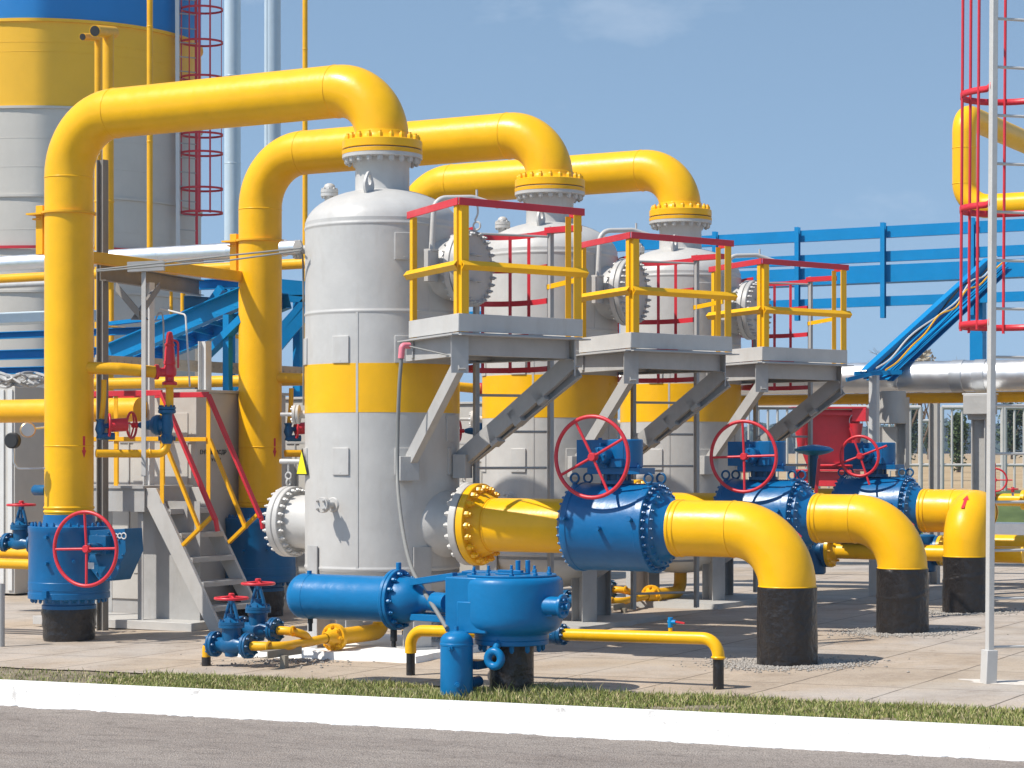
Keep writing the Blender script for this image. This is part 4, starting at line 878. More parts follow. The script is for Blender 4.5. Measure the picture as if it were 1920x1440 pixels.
# ------------------------------------------------------------------ SILO, STACKS
SX = W(112, 850, 42); SRd = 2.70
rt = thing('silo', 'huge silo with blue top, yellow band and grey lower shell', 'silo', vz(SX, -0.3))
zs = lambda v: H+(HOR-v)*39.3/F
o = vz(SX, 0)
def shellp(z0, z1, m, name):
    MB().lathe(o, Z, [(SRd-0.02, z0), (SRd, z0+0.005), (SRd, z1-0.005), (SRd-0.02, z1)], 96).build(name, m, rt)
shellp(-0.3, zs(200), SILO_G, 'grey_shell'); shellp(zs(200), zs(36), SILO_Y, 'yellow_shell'); shellp(zs(36), zs(36)+6.5, SILO_B, 'blue_shell')
b = MB()
for v in (200, 366, 545): b.lathe(o, Z, [(SRd, zs(v)-0.03), (SRd+0.03, zs(v)-0.025), (SRd+0.03, zs(v)+0.02), (SRd, zs(v)+0.025)], 96)
for v in (258, 312, 430): b.ring(o+Z*zs(v), Z, SRd, 0.014, 0.004, 96)
b.build('rim', SILO_G, rt)
b = MB(); b.lathe(o, Z, [(SRd, zs(36)-0.04), (SRd+0.04, zs(36)-0.035), (SRd+0.04, zs(36)+0.02), (SRd, zs(36)+0.025)], 96)
for v in (78, 96): b.ring(o+Z*zs(v), Z, SRd, 0.014, 0.004, 96)
b.build('rim', SILO_Y, rt)
MB().lathe(o, Z, [(SRd, zs(36)+6.5), (SRd*0.6, zs(36)+7.4), (0, zs(36)+7.7)], 64).build('roof', SILO_B, rt)
b = MB(); b.lathe(o, Z, [(SRd+0.02, zs(463)-0.025), (SRd+0.05, zs(463)-0.025), (SRd+0.05, zs(463)+0.025), (SRd+0.02, zs(463)+0.025)], 96); b.build('red_band', RED, rt)
# unseen tower added out of frame to throw a straight shadow edge on the silo
o2 = V((-15.46, 35.17, 0)); rt = thing('shadow_tower', 'narrow grey tower added unseen outside the left edge to shadow the silo', 'silo', vz(o2, -0.3))
MB().lathe(o2, Z, [(0, -0.3), (0.95, -0.3), (0.95, 23), (0.3, 24), (0, 24)], 48).build('shell', SILO_G, rt)
# caged ladder on silo
rt = thing('silo_ladder', 'red caged ladder running up the side of the silo', 'ladder', W(336, 470, 40.6))
MB().bar(W(334, 478, 40.6), W(331, -400, 40.6), 0.07, 0.07).build('ladder_rail', GRY3, rt); MB().bar(W(369, 478, 40.9), W(366, -400, 40.9), 0.035, 0.05).build('ladder_rail', RED, rt)
for i in range(30): MB().cyl(W(335, 430-i*27, 40.6), W(368, 433-i*27, 40.9), 0.012, 6).build('rung', GRY2, rt)
cc = W(376, 0, 40.6); rx = (416-338)/2/F*40.6
for v in (397, 352, 285, 250, 143, 76, 14, -60):
    zc = W(0, v, 40.6).z; pts = [V((cc.x+rx*math.cos(math.pi*2*k/24), 40.8-0.36*math.sin(math.pi*2*k/24), zc)) for k in range(24)]
    b = MB(); vs = []; 
    for p in pts: vs += [p+Z*0.02, p-Z*0.02]
    b.add(vs, [(2*k, 2*k+1, (2*k+3) % 48, (2*k+2) % 48) for k in range(24)]); h_ = b.build('hoop', RED, rt); md = h_.modifiers.new('Solid', 'SOLIDIFY'); md.thickness = 0.008
for k in (1, 4, 6, 8, 11): p = V((cc.x+rx*math.cos(math.pi*k/12), 40.8-0.36*math.sin(math.pi*k/12), 0)); MB().bar(vz(p, W(0, 400, 40.6).z), vz(p, 15), 0.045, 0.008, (p-cc)).build('cage_bar', RED, rt)
for u, Y, r, lab, v1 in ((436, 50, 0.19, 'left pale blue grey exhaust stack right of the silo', 470), (511, 50, 0.19, 'right pale blue grey exhaust stack with seam', 470)):
    a = W(u, v1, Y); b = MB(); b.cyl(vz(a, -0.2), vz(a, 15), r, 32)
    for z in (4.2, 6.4, 8.6, 10.6): b.ring(vz(a, z), Z, r, 0.03, 0.006, 32)
    if u > 500: b.bar(vz(a, 0)-V((0.11, 0.15, 0)), vz(a, 15)-V((0.11, 0.15, 0)), 0.03, 0.02)
    tag(b.build('exhaust_stack', STK), lab, 'stack', 'pale blue grey stacks')
for u, Y, r, lab, v1 in ((281, 36, 0.05, 'thin yellow vent pipe in front of the silo', 462), (572, 38, 0.045, 'thin yellow vent pipe between the silo and nearest tank', 530)):
    a = W(u, v1, Y); b = MB(); b.cyl(vz(a, 0 if u < 300 else 0), vz(a, 13), r, 16)
    for z in (5.0, 7.1, 9.0): b.ring(vz(a, z), Z, r, 0.04, 0.006, 16)
    tag(b.build('vent_pipe', YEL2), lab, 'vent pipe', 'thin yellow vent pipes')
for u, v0, r, Y, ul, vl, lab in ((203, 60, 0.085, 33, 178, 58, 'thicker yellow vent pipe with open elbow top, in front of the silo'), (184, 70, 0.055, 33.6, 155, 69, 'thinner yellow vent pipe with open elbow top, in front of the silo')):
    a = W(u, v0, Y); e = W(ul, vl, Y-0.5); rt = thing('vent_riser', lab, 'vent pipe', vz(a, 4.5), 'yellow vent pipes with elbow tops')
    b = MB(); b.sweep([vz(a, zg(a.x)), a], r, 20); x = (a-e).normalized(); b.sweep([e, a+x*r*2.6], r*1.05, 20)
    b.ring(vz(a, W(0, 378, Y).z), Z, r, 0.05, 0.008, 20); b.build('pipe', YEL2, rt); MB().disc(e-x*0.002, -x, r*0.9, 0.004, 0.001, 20).build('mouth_shade', DRK, rt)  # dark disc painted in for the shaded hollow of the vent mouth
# ------------------------------------------------------------------ RIGHT: LADDER MAST
A_ = G(1855, 1281); d = V((0.96, 0.28, 0)).normalized(); nb = V((-0.28, 0.96, 0)).normalized(); LW = 0.60
rt = thing('tall_ladder', 'tall pale grey ladder with red cage hoops at the right edge', 'ladder', A_)
top = A_+V((0.055, 0.02, 7.6))
MB().bar(A_+Z*0.0, top, 0.066, 0.05, d).build('ladder_rail', GRY, rt, bevel=0.004); MB().bar(A_+d*LW, top+d*LW, 0.066, 0.05, d).build('ladder_rail', GRY, rt, bevel=0.004)
for k in (0, 1): MB().prism([(-0.055, -0.05), (0.055, -0.05), (0.055, 0.05), (-0.055, 0.05)], A_+d*LW*k-Z*0.05-V((0.01, 0, 0)), A_+d*LW*k+Z*0.28+V((0.002, 0, 0)), d).build('foot', GRY, rt, bevel=0.006)
pl = lambda z: A_+(top-A_)*(z/7.6)
for i in range(18): q = pl(0.30+i*0.405); MB().cyl(q+d*0.02, q+d*(LW-0.02), 0.0125, 10).build('rung', GRY, rt)
def hoop_pts(z):
    q = pl(z)-d*0.02; M = pl(z)+d*(LW/2+0.06)+nb*0.40; r = 0.395; pts = [q]
    a0 = math.pi+0.62; a1 = -0.62
    for k in range(21):
        a = a0+(a1-a0)*k/20; pts.append(M+d*(r*math.cos(a))+nb*(r*math.sin(a)))
    pts.append(pl(z)+d*(LW+0.02)); return pts
for z in (3.05-A_.z, 4.05-A_.z, 5.03-A_.z, 6.0-A_.z, 7.0-A_.z):
    p = hoop_pts(z); b = MB(); vs = []
    for x in p: vs += [x+Z*0.028, x-Z*0.028]
    b.add(vs, [(2*k, 2*k+1, 2*k+3, 2*k+2) for k in range(len(p)-1)]); h_ = b.build('hoop', RED, rt); md = h_.modifiers.new('Solid', 'SOLIDIFY'); md.thickness = 0.008
for k in (2, 5, 9, 13, 17, 20): 
    p0 = hoop_pts(3.0-A_.z)[k]; p1 = hoop_pts(7.4)[k]; MB().cyl(p0, p1, 0.013, 8).build('cage_bar', RED, rt)
# lime patch at the ladder foot
def blob(c, rx, ry, n, h, name, m, lab, cat, ang=0.0):
    vs = [V((c.x, c.y, c.z+h))]; 
    for ring, f in ((0, 0.55), (1, 0.9), (2, 1.0)):
        for i in range(n):
            a = 2*math.pi*i/n; w = f*(1+0.28*noise.noise(V((math.cos(a)*1.7+c.x, math.sin(a)*1.7, c.y)))+0.10*noise.noise(V((math.cos(a)*6+c.x, math.sin(a)*6, c.y))))
            p = V((c.x, c.y, 0))+(P*math.cos(a)*rx+R*math.sin(a)*ry)*w; vs.append(V((p.x, p.y, zg(p.x)+(h, h*0.7, 0.002)[ring])))
    fs = [(0, 1+i, 1+(i+1) % n) for i in range(n)]
    for g_ in (0, 1):
        for i in range(n): fs.append((1+g_*n+i, 1+(g_+1)*n+i, 1+(g_+1)*n+(i+1) % n, 1+g_*n+(i+1) % n))
    o = MB().add(vs, fs).build(name, m); o['kind'] = 'structure'; return o
blob(A_+V((0.45, -0.1, 0)), 0.75, 0.22, 40, 0.006, 'lime_patch', LIME, '', '')
# ------------------------------------------------------------------ RIGHT BACKGROUND
rt = thing('expansion_loop', 'yellow pipe loop high behind the red cage at the right', 'pipe', W(1808, 388, 30))
c0 = W(1808, 389, 30); c1 = W(1808, 216, 30)
b = MB(); b.sweep(fillet([c0+P*3.0, c0, c1, c1+R*4.0], [0.34, 0.25], 10), 0.165, 28)
for v in (278, 345): b.ring(W(1808, v, 30), Z, 0.165, 0.02, 0.005, 28)
b.build('pipe', YEL, rt, angle=50)
a = c0+P*2.2; b = MB(); b.hbeam(vz(a, -0.2), vz(a, c0.z-0.17), 0.2, 0.2, 0.015, P); b.build('support', GRY2, rt)
rt = thing('pipe_bridge', 'long light blue walkway truss with rails across the right background', 'walkway', V((5.49, 34, 4.0)))
BO = V((5.49, 34, 0))
for z0, z1, w_ in ((5.30, 5.48, 0.06), (4.93, 5.09, 0.06), (4.61, 4.88, 0.30), (4.24, 4.39, 0.06)):
    b = MB(); b.channel(at(BO, -7.5, 0, (z0+z1)/2), at(BO, 6, 0, (z0+z1)/2), z1-z0, w_+0.03, 0.012, Z, 1); b.build('rail', BLU2, rt)
b = MB(); b.bar(at(BO, -7.5, 0.35, 4.66), at(BO, 6, 0.35, 4.66), 0.66, 0.03); b.build('deck', BLU2, rt)
for i in range(10):
    b = MB(); b.channel(at(BO, -6.8+i*1.42, -0.05, 4.05), at(BO, -6.8+i*1.42, -0.05, 5.53), 0.085, 0.07, 0.01, R, 1); b.build('post', BLU2, rt)
for s_ in (1.75, -5.5): b = MB(); b.bar(at(BO, s_, 0.25, 2.9 if s_ > 0 else -0.2), at(BO, s_, 0.25, 4.62), 0.20, 0.20, P); b.build('leg', BLU2, rt)
rt = thing('sloping_tray', 'light blue sloping cable tray with loose cables at the right', 'cable tray', W(1640, 700, 31.5))
a = W(1628, 702, 29.2); c = W(1858, 492, 31.6)
b = MB(); b.channel(a, c, 0.14, 0.10, 0.01, None, 1); b.build('side_rail', BLU2, rt)
b = MB(); b.channel(a+V((0.28, 0.25, -0.02)), c+V((0.26, 0.25, -0.02)), 0.14, 0.10, 0.01, None, -1); b.build('side_rail', BLU2, rt)
b = MB(); b.bar(a+V((0.14, 0.12, -0.07)), c+V((0.13, 0.12, -0.07)), 0.34, 0.012); b.build('tray_bed', BLU2, rt)
for i in range(3):
    pts = [a.lerp(c, f)+V((0.01+0.10*i+random.uniform(-0.03, 0.03), 0.0, 0.05+random.uniform(-0.10, 0.06))) for f in [k/9 for k in range(10)]]
    MB().sweep(curve(pts, 4), 0.012, 6).build('cable', (DRK, GRY3, YEL2)[i], rt)
b = MB(); b.bar(W(1588, 712, 29.0), W(1650, 697, 29.1), 0.08, 0.05); b.bar(W(1602, 700, 29.25), W(1690, 698, 29.3), 0.07, 0.06); b.build('crossbar', BLU2, rt)
a = W(1639, 704, 29.2); b = MB(); b.bar(vz(a, -0.2), a, 0.11, 0.11, P); b.build('post', GRY3, rt)
wp = rackpipe(1645, 708, 30, 0.212, -4.2, 5, SIL, 'wide silver clad pipe on supports at the right', bands=(-2.5, -1.0, 0.35, 2.6))
for s_ in (1.16, 1.47):
    a = W(1645, 708, 30)+P*s_; MB().lathe(a, P, [(0.21, -0.08), (0.222, -0.08), (0.222, 0.08), (0.21, 0.08)], 40).build('strap', GAL, wp)
rackpipe(1600, 748, 30.4, 0.075, -4.2, 5, YEL2, 'yellow pipe slung under the silver clad pipe at the right')
rackpipe(1440, 757, 33, 0.035, -1.6, 0.9, SIL, 'thin silver pipe behind the red fire stand')
def column(u, v, Y, w_, label, cap=None):
    rt = thing('pipe_support', label, 'column', vz(W(u, v, Y), -0.1), 'grey columns under the silver pipe')
    a = W(u, v, Y); MB().hbeam(vz(a, -0.15), a, w_, w_, 0.015, P).build('column', CONC, rt)
    if cap: cap(a, rt)
    return rt
def cap1(a, rt): MB().cyl(a-V((0.14, 0.05, 0.36)), a+V((-0.14, -0.05, 0.08)), 0.18, 28, 0.01).build('cap', CONC, rt); MB().box(a-V((0.2, -0.1, 0.7)), 0.35, 0.2, 0.6).build('plate', CAB, rt)
column(1692, 745, 29.6, 0.15, 'grey column with a round cap under the silver pipe', cap1)
column(1752, 748, 31.5, 0.13, 'plain slim grey column under the silver pipe')
def cap2(a, rt):
    b = MB(); b.box(a-Z*0.10, 0.34, 0.42, 0.26); b.prism([(-0.14, 0), (0.14, 0), (0.17, 0.2), (-0.17, 0.2)], a-Z*0.3-R*0.1, a-Z*0.3+R*0.1, Z); b.build('cap', CONC, rt, bevel=0.01)
    MB().box(a+Z*0.045, 0.4, 0.3, 0.02).build('saddle', GRY3, rt)
column(1838, 745, 29.0, 0.19, 'grey column with a block cap beside the ladder pole', cap2)
# fire stand
rt = thing('fire_stand', 'red fire fighting stand with cone buckets behind the platforms', 'fire stand', W(1550, 905, 45.5))
Yf = 45.5
b = MB(); q = [(1487, 768), (1612, 768), (1612, 800), (1600, 880), (1516, 880), (1498, 830), (1487, 800)]
vs = [W(u, v, Yf) for u, v in q]+[W(u, v, Yf)+V((0, 0.07, 0)) for u, v in q]; n = len(q)
b.add(vs, [tuple(range(n)), tuple(range(2*n-1, n-1, -1))]+[(i, i+n, (i+1) % n+n, (i+1) % n) for i in range(n)]); b.build('panel', RED, rt, bevel=0.005)
b = MB(); b.bar(W(1480, 765, Yf), W(1620, 765, Yf), 0.7, 0.04); b.bar(W(1484, 774, Yf-0.2), W(1600, 776, Yf-0.2), 0.05, 0.07); b.box(W(1616, 778, Yf-0.15), 0.3, 0.35, 0.27); b.build('canopy', RED, rt, bevel=0.004)
for u in (1605, 1502): c = W(u, 794, Yf-0.2); b = MB(); b.lathe(c, -Z, [(0.0, 0.0), (0.15, 0.0), (0.05, 0.62), (0, 0.63)], 20); b.build('bucket', RED, rt)
b = MB(); b.torus(W(1605, 789, Yf-0.2), (P-R).normalized(), 0.15, 0.008, 20, 6); b.build('bucket_handle', GAL, rt)
b = MB(); b.box(W(1555, 898, Yf), 1.15, 0.6, 0.3); b.box(W(1555, 872, Yf), 1.1, 0.45, 0.04); b.box(W(1555, 882, Yf-0.1), 1.3, 0.65, 0.04); b.build('sand_box', RED, rt, bevel=0.005)
for u in (1492, 1608): a = W(u, 880, Yf); MB().bar(vz(a, 0.8), a, 0.08, 0.08).build('leg', RED, rt)
# disc actuator behind
rt = thing('disc_actuator', 'blue disc topped valve actuator between the second and third ball valves', 'actuator', W(1526, 1000, 28.3))
a = W(1526, 845, 28.3); b = MB(); b.lathe(a, Z, [(0, -0.06), (0.08, -0.06), (0.20, -0.03), (0.255, 0.0), (0.255, 0.015), (0.20, 0.05), (0.06, 0.075), (0, 0.08)], 36); b.build('disc', BLU2, rt)
b = MB(); b.cyl(a-Z*0.95, a-Z*0.04, 0.06, 16); b.cyl(a-Z*1.0, a-Z*0.5, 0.09, 16); b.build('column', BLU3, rt)
rt = MB().bar(W(1536, 860, 27.4), W(1530, 925, 27.4), 0.03, 0.04).build('red_rod', RED); tag(rt, 'red upright rod beside the blue disc actuator', 'rod')
# low valves behind the pipes
def lowvalve(u, v, Y, label, ln=0.45):
    c = W(u, v, Y); rt = thing('strainer_valve', label, 'valve', vz(c, 0), 'blue valves low behind the outlet pipes')
    b = MB(); b.lathe(c, P, [(0, -0.3), (0.16, -0.3), (0.165, -0.12), (0.15, -0.1), (0.15, 0.05), (0.21, 0.06), (0.21, 0.10), (0, 0.101)], 28); b.bolts(c+P*0.1, P, 0.18, 8, 0.018, 0.03); b.cyl(c-P*0.12-Z*0.30, c-P*0.12+Z*0.22, 0.17, 24, 0.02); b.build('body', BLU3, rt)
    b = MB(); b.lathe(c, P, [(0, 0.105), (0.21, 0.105), (0.21, 0.15), (0.13, 0.16), (0.10, 0.22), (0, 0.22)], 28); b.bolts(c+P*0.15, P, 0.18, 8, 0.018, 0.04); b.build('flange', YEL, rt)
    b = MB(); b.sweep([c+P*0.2, c+P*ln], 0.10, 20); b.build('pipe', YEL, rt)
lowvalve(1540, 1032, 27.6, 'blue strainer valve low behind the middle outlet pipe', 2.6); lowvalve(1748, 1032, 30.6, 'blue strainer valve low between the two farther black bases', 0.6)
b = MB(); a = W(1868, 1018, 31); b.sweep([a-P*0.6, a, a+P*3.5], 0.12, 20); tag(b.build('low_pipe', YEL), 'low horizontal yellow pipe leaving the frame at the right edge', 'pipe')
b = MB(); a = W(1880, 937, 33); b.sweep([a-P*1.0, a, a+P*3.5], 0.095, 20); b.disc(a+P*0.3, P, 0.15, 0.06, 0.004, 20); tag(b.build('upper_pipe', YEL), 'upper horizontal yellow pipe leaving the frame at the right edge', 'pipe')
rt = thing('line_valve', 'blue valve with red handwheel beside the ladder pole in the background', 'valve', W(1855, 950, 33))
b = MB(); b.box(W(1835, 895, 33.2), 0.1, 0.1, 0.5); b.cyl(W(1855, 890, 33), W(1855, 940, 33), 0.1, 16); b.build('body', BLU3, rt); handwheel(W(1866, 900, 32.6), (-R+P*0.3).normalized(), 0.17, 0.014, rt, rot=0.0, extend=0.08)
rt = thing('tap_valve', 'tiny red handwheel tap on the upper yellow pipe at right', 'valve', W(1899, 930, 32.6))
b = MB(); b.cyl(W(1899, 930, 32.6), W(1899, 917, 32.6), 0.02, 8); b.build('stem', GAL, rt); handwheel(W(1899, 917, 32.6), Z, 0.075, 0.012, rt, spokes=4, dish=0)
a = W(1868, 992, 36.0); b = MB(); b.bar(a-P*1.2, a+P*5, 0.35, 0.22); tag(b.build('concrete_beam', WHT, None, bevel=0.01), 'low whitewashed concrete beam on the ground at the far right', 'beam')
# ------------------------------------------------------------------ FENCE
FY = 48.0
rt = thing('metal_fence', 'pale grey tubular picket fence in front of the straw field', 'fence', W(1650, 920, FY))
def fz(v): return H+(HOR-v)*FY/F
def fencepanel(u0, u1, vt=764):
    for v, r in ((vt, 0.05), (872, 0.035)): MB().cyl(W(u0, v, FY), W(u1, v, FY), r, 10).build('rail', GRY, rt)
    n = max(1, int((u1-u0)/17.5)); b = MB()
    for i in range(1, n): u = u0+(u1-u0)*i/n; b.cyl(W(u, vt, FY), W(u, 915, FY), 0.027, 8)
    b.build('pickets', GRY, rt)
    for u in (u0, u1): MB().cyl(W(u, vt-1, FY), W(u, 925, FY), 0.052, 10).build('post', GRY, rt)
for u0, u1 in ((1240, 1380), (1386, 1530), (1534, 1726), (1766, 1880), (1884, 2010)): fencepanel(u0, u1)
for v in (789, 872): MB().cyl(W(1728, v, FY), W(1764, v, FY), 0.04, 10).build('rail', GRY, rt)
# ------------------------------------------------------------------ TREES
def leafmesh(c, rad, n, size, seed, blobs=7):
    rnd = random.Random(seed); b = MB(); vs = []; fs = []
    cs = []
    for i in range(blobs):
        cs.append((V((rnd.gauss(0, 0.42)*rad.x, rnd.gauss(0, 0.42)*rad.y, rnd.uniform(-0.85, 0.9)*rad.z)), rnd.uniform(0.35, 0.62)))
    for i in range(n):
        o_, f = cs[rnd.randrange(blobs)]
        taper = max(0.25, 1-0.55*(o_.z/rad.z+1)/2)
        p = c+o_*taper+V((rnd.gauss(0, 0.5)*rad.x*f, rnd.gauss(0, 0.5)*rad.y*f, rnd.gauss(0, 0.5)*rad.z*f))
        x = V((rnd.gauss(0, 1), rnd.gauss(0, 1), rnd.gauss(0, 0.7))).normalized(); y = x.cross(V((rnd.gauss(0, 1), rnd.gauss(0, 1), rnd.gauss(0, 1)))).normalized()
        s_ = size*rnd.uniform(0.6, 1.3); k = len(vs); vs += [p-x*s_, p+y*s_*0.5, p+x*s_, p-y*s_*0.5]; fs.append((k, k+1, k+2, k+3))
    b.add(vs, fs); return b
def tree(u, vtop, vbot, Y, wpx, name, lab, m, seed, n=2600, cat='tree', grp=None):
    base = W(u, vbot, Y); h = (vbot-vtop)*Y/F; rt = thing(name, lab, cat, base, grp)
    b = MB(); b.sweep([base-Z*0.3, base+Z*h*0.5, base+V((0.03*h, 0, h*0.85))], [0.05*h, 0.03*h, 0.01*h], 8)
    rnd = random.Random(seed)
    for i in range(7):
        z = h*rnd.uniform(0.25, 0.75); a = rnd.uniform(0, 6.28); q = base+Z*z; b.sweep([q, q+V((math.cos(a), math.sin(a), 0.9))*h*0.22], [0.015*h, 0.005*h], 6)
    b.build('trunk', BARK, rt); r = wpx/2*Y/F
    leafmesh(base+Z*h*0.55, V((r, r, h*0.46)), n, 0.03*h+0.02, seed).build('crown', m, rt, smooth=False); return rt
tree(1798, 770, 870, 80, 48, 'bushy_tree', 'rounded green tree standing alone in the straw field', LEAFM, 3)
tree(1703, 752, 850, 120, 64, 'dark_tree', 'dark tree behind the fence beside round capped column', LEAFD, 5, grp='dark trees behind the fence')
tree(1742, 776, 852, 130, 34, 'dark_tree', 'smaller dark tree behind the slim grey column', LEAFD, 8, 900, grp='dark trees behind the fence')
tree(1900, 745, 850, 110, 60, 'dark_tree', 'dark tree behind the fence at the right edge', LEAFD, 11, grp='dark trees behind the fence')
def bare(u, vtop, vbot, Y, lab, seed, leaf=0):
    base = W(u, vbot, Y); h = (vbot-vtop)*Y/F; rt = thing('bare_tree', lab, 'tree', base, 'bare twiggy trees'); rnd = random.Random(seed); b = MB()
    def br(p, dv, ln, r, lv):
        q = p+dv*ln; b.sweep([p, (p+q)/2+V((rnd.gauss(0, .05), 0, rnd.gauss(0, .03)))*ln, q], [r, r*0.8, r*0.55], 5)
        if lv == 0: return
        for i in range(rnd.randint(2, 3)):
            nd = (dv+V((rnd.gauss(0, .45), rnd.gauss(0, .45), rnd.gauss(0.1, .25)))).normalized(); br(p+dv*ln*rnd.uniform(0.55, 1), nd, ln*rnd.uniform(.5, .75), r*0.6, lv-1)
    for i in range(3): br(base, V((rnd.gauss(0, .18), rnd.gauss(0, .2), 1)).normalized(), h*0.42, 0.012*h, 4)
    b.build('branches', BARK, rt)
    if leaf: leafmesh(base+Z*h*0.8, V((h*0.16, h*0.16, h*0.14)), 260, 0.035*h, seed).build('dry_leaves', TRAY, rt, smooth=False)
bare(1690, 585, 850, 60, 'bare twiggy tree above the silver pipe behind the sloping tray', 4)
bare(1722, 640, 850, 60, 'bare twiggy tree with dry leaves right of the sloping tray', 6, 1)
bare(1636, 640, 850, 62, 'thin bare twiggy tree left of the sloping tray', 9)
# ------------------------------------------------------------------ GROUND, ROAD, KERB, PAVING
def nodes(name): 
    m, nt, b = new_mat(name); return m, nt.nodes, nt.links, b
def tex(N, L, kind, scale, vec, **k):
    t = N.new(kind); t.inputs['Scale'].default_value = scale; L.new(vec, t.inputs['Vector'])
    for a, v in k.items(): t.inputs[a].default_value = v
    return t
def ramp(N, L, inp, stops):
    r = N.new('ShaderNodeValToRGB'); L.new(inp, r.inputs['Fac']); e = r.color_ramp.elements
    while len(e) < len(stops): e.new(0.5)
    for x, (p, c) in zip(e, stops): x.position = p; x.color = (*c, 1)
    return r
def mixc(N, L, fac, a, b_, mode='MIX'):
    m = N.new('ShaderNodeMix'); m.data_type = 'RGBA'; m.blend_type = mode
    for i, x in ((0, fac), (6, a), (7, b_)):
        if isinstance(x, (int, float)): m.inputs[i].default_value = x
        elif isinstance(x, tuple): m.inputs[i].default_value = (*x, 1)
        else: L.new(x, m.inputs[i])
    return m.outputs[2]
# paving
m_pav, N, L, b = nodes('paving_slabs')
tc = N.new('ShaderNodeTexCoord'); oc = tc.outputs['Object']
wn = tex(N, L, 'ShaderNodeTexNoise', 2.5, oc, Detail=4.0); wv = N.new('ShaderNodeVectorMath'); wv.operation = 'MULTIPLY_ADD'; L.new(wn.outputs['Color'], wv.inputs[0]); wv.inputs[1].default_value = (0.03, 0.03, 0); L.new(oc, wv.inputs[2])
br = N.new('ShaderNodeTexBrick'); L.new(wv.outputs[0], br.inputs['Vector']); br.offset = 0.0; br.inputs['Scale'].default_value = 1.0; br.inputs['Brick Width'].default_value = 1.02; br.inputs['Row Height'].default_value = 1.5; br.inputs['Mortar Size'].default_value = 0.011; br.inputs['Mortar Smooth'].default_value = 0.3
br.inputs['Color1'].default_value = (0.46, 0.405, 0.355, 1); br.inputs['Color2'].default_value = (0.42, 0.375, 0.33, 1); br.inputs['Mortar'].default_value = (0.15, 0.13, 0.11, 1)
n1 = tex(N, L, 'ShaderNodeTexNoise', 1.3, oc, Detail=9.0, Roughness=0.7); r1 = ramp(N, L, n1.outputs['Fac'], [(0.3, (0.72, 0.69, 0.66)), (0.55, (1, 1, 1)), (0.75, (1.08, 1.08, 1.08))])
c1 = mixc(N, L, 1.0, br.outputs['Color'], r1.outputs['Color'], 'MULTIPLY')
n2 = tex(N, L, 'ShaderNodeTexNoise', 60, oc, Detail=6.0); r2 = ramp(N, L, n2.outputs['Fac'], [(0.3, (0.82, 0.82, 0.82)), (0.7, (1.12, 1.12, 1.12))]); c2 = mixc(N, L, 1.0, c1, r2.outputs['Color'], 'MULTIPLY')
n3 = tex(N, L, 'ShaderNodeTexNoise', 0.45, oc, Detail=8.0, Roughness=0.75); r3 = ramp(N, L, n3.outputs['Fac'], [(0.52, (0, 0, 0)), (0.68, (1, 1, 1))]); c3 = mixc(N, L, r3.outputs['Color'], c2, (0.47, 0.42, 0.36)); 
c4 = mixc(N, L, 0.55, c2, c3)
n5 = tex(N, L, 'ShaderNodeTexNoise', 0.28, oc, Detail=5.0, Roughness=0.65); r5 = ramp(N, L, n5.outputs['Fac'], [(0.42, (1, 1, 1)), (0.58, (1.0, 0.90, 0.76)), (0.75, (0.86, 0.76, 0.64))]); c5 = mixc(N, L, 0.8, c4, mixc(N, L, 1.0, c4, r5.outputs['Color'], 'MULTIPLY'))
n6 = tex(N, L, 'ShaderNodeTexNoise', 5.0, oc, Detail=9.0, Roughness=0.8); r6 = ramp(N, L, n6.outputs['Fac'], [(0.34, (0.58, 0.54, 0.50)), (0.43, (0.97, 0.96, 0.95)), (0.60, (0.98, 0.97, 0.96)), (0.69, (1.16, 1.14, 1.10))]); c6 = mixc(N, L, 0.9, c5, mixc(N, L, 1.0, c5, r6.outputs['Color'], 'MULTIPLY'))
L.new(c6, b.inputs['Base Color']); b.inputs['Roughness'].default_value = 0.85
bp = N.new('ShaderNodeBump'); bp.inputs['Strength'].default_value = 0.5; bp.inputs['Distance'].default_value = 0.012; hh = N.new('ShaderNodeMath'); hh.operation = 'SUBTRACT'; L.new(n2.outputs['Fac'], hh.inputs[0]); L.new(br.outputs['Fac'], hh.inputs[1]); L.new(hh.outputs[0], bp.inputs['Height']); L.new(bp.outputs['Normal'], b.inputs['Normal'])
def sheet(name, mat, s0, s1, t0_, t1_, dz, ns, nt_, edge=0.0, rot=True):
    """flat sheet in the plant's own axes, following the fall of the ground"""
    vs = []; fs = []
    for j in range(nt_+1):
        for i in range(ns+1):
            s_ = s0+(s1-s0)*i/ns; t_ = t0_+(t1_-t0_)*j/nt_
            if edge and j == 0: t_ += edge*noise.noise(V((s_*3, 1.3, 0)))+edge*0.6*noise.noise(V((s_*11, 5.3, 0)))
            p = at(t0, s_, t_, 0); vs.append(V((s_, t_, zg(p.x)+dz)))
    for j in range(nt_):
        for i in range(ns): k = j*(ns+1)+i; fs.append((k, k+1, k+ns+2, k+ns+1))
    me = bpy.data.meshes.new(name); me.from_pydata([tuple(v) for v in vs], [], fs); me.update(); me.materials.append(mat)
    o = bpy.data.objects.new(name, me); COL.objects.link(o); o.location = (t0.x, t0.y, 0); o.rotation_euler = (0, 0, -TH); o['kind'] = 'structure'; return o
pav = sheet('paving', m_pav, -40, 40, -2.70, 27, 0.0, 400, 6, 0.05)
m_soil, N, L, b = nodes('soil')
tc = N.new('ShaderNodeTexCoord'); oc = tc.outputs['Object']; n1 = tex(N, L, 'ShaderNodeTexNoise', 3.0, oc, Detail=10.0, Roughness=0.7); r1 = ramp(N, L, n1.outputs['Fac'], [(0.35, (0.13, 0.11, 0.07)), (0.5, (0.22, 0.18, 0.12)), (0.65, (0.32, 0.27, 0.2))]); L.new(r1.outputs['Color'], b.inputs['Base Color']); b.inputs['Roughness'].default_value = 0.95
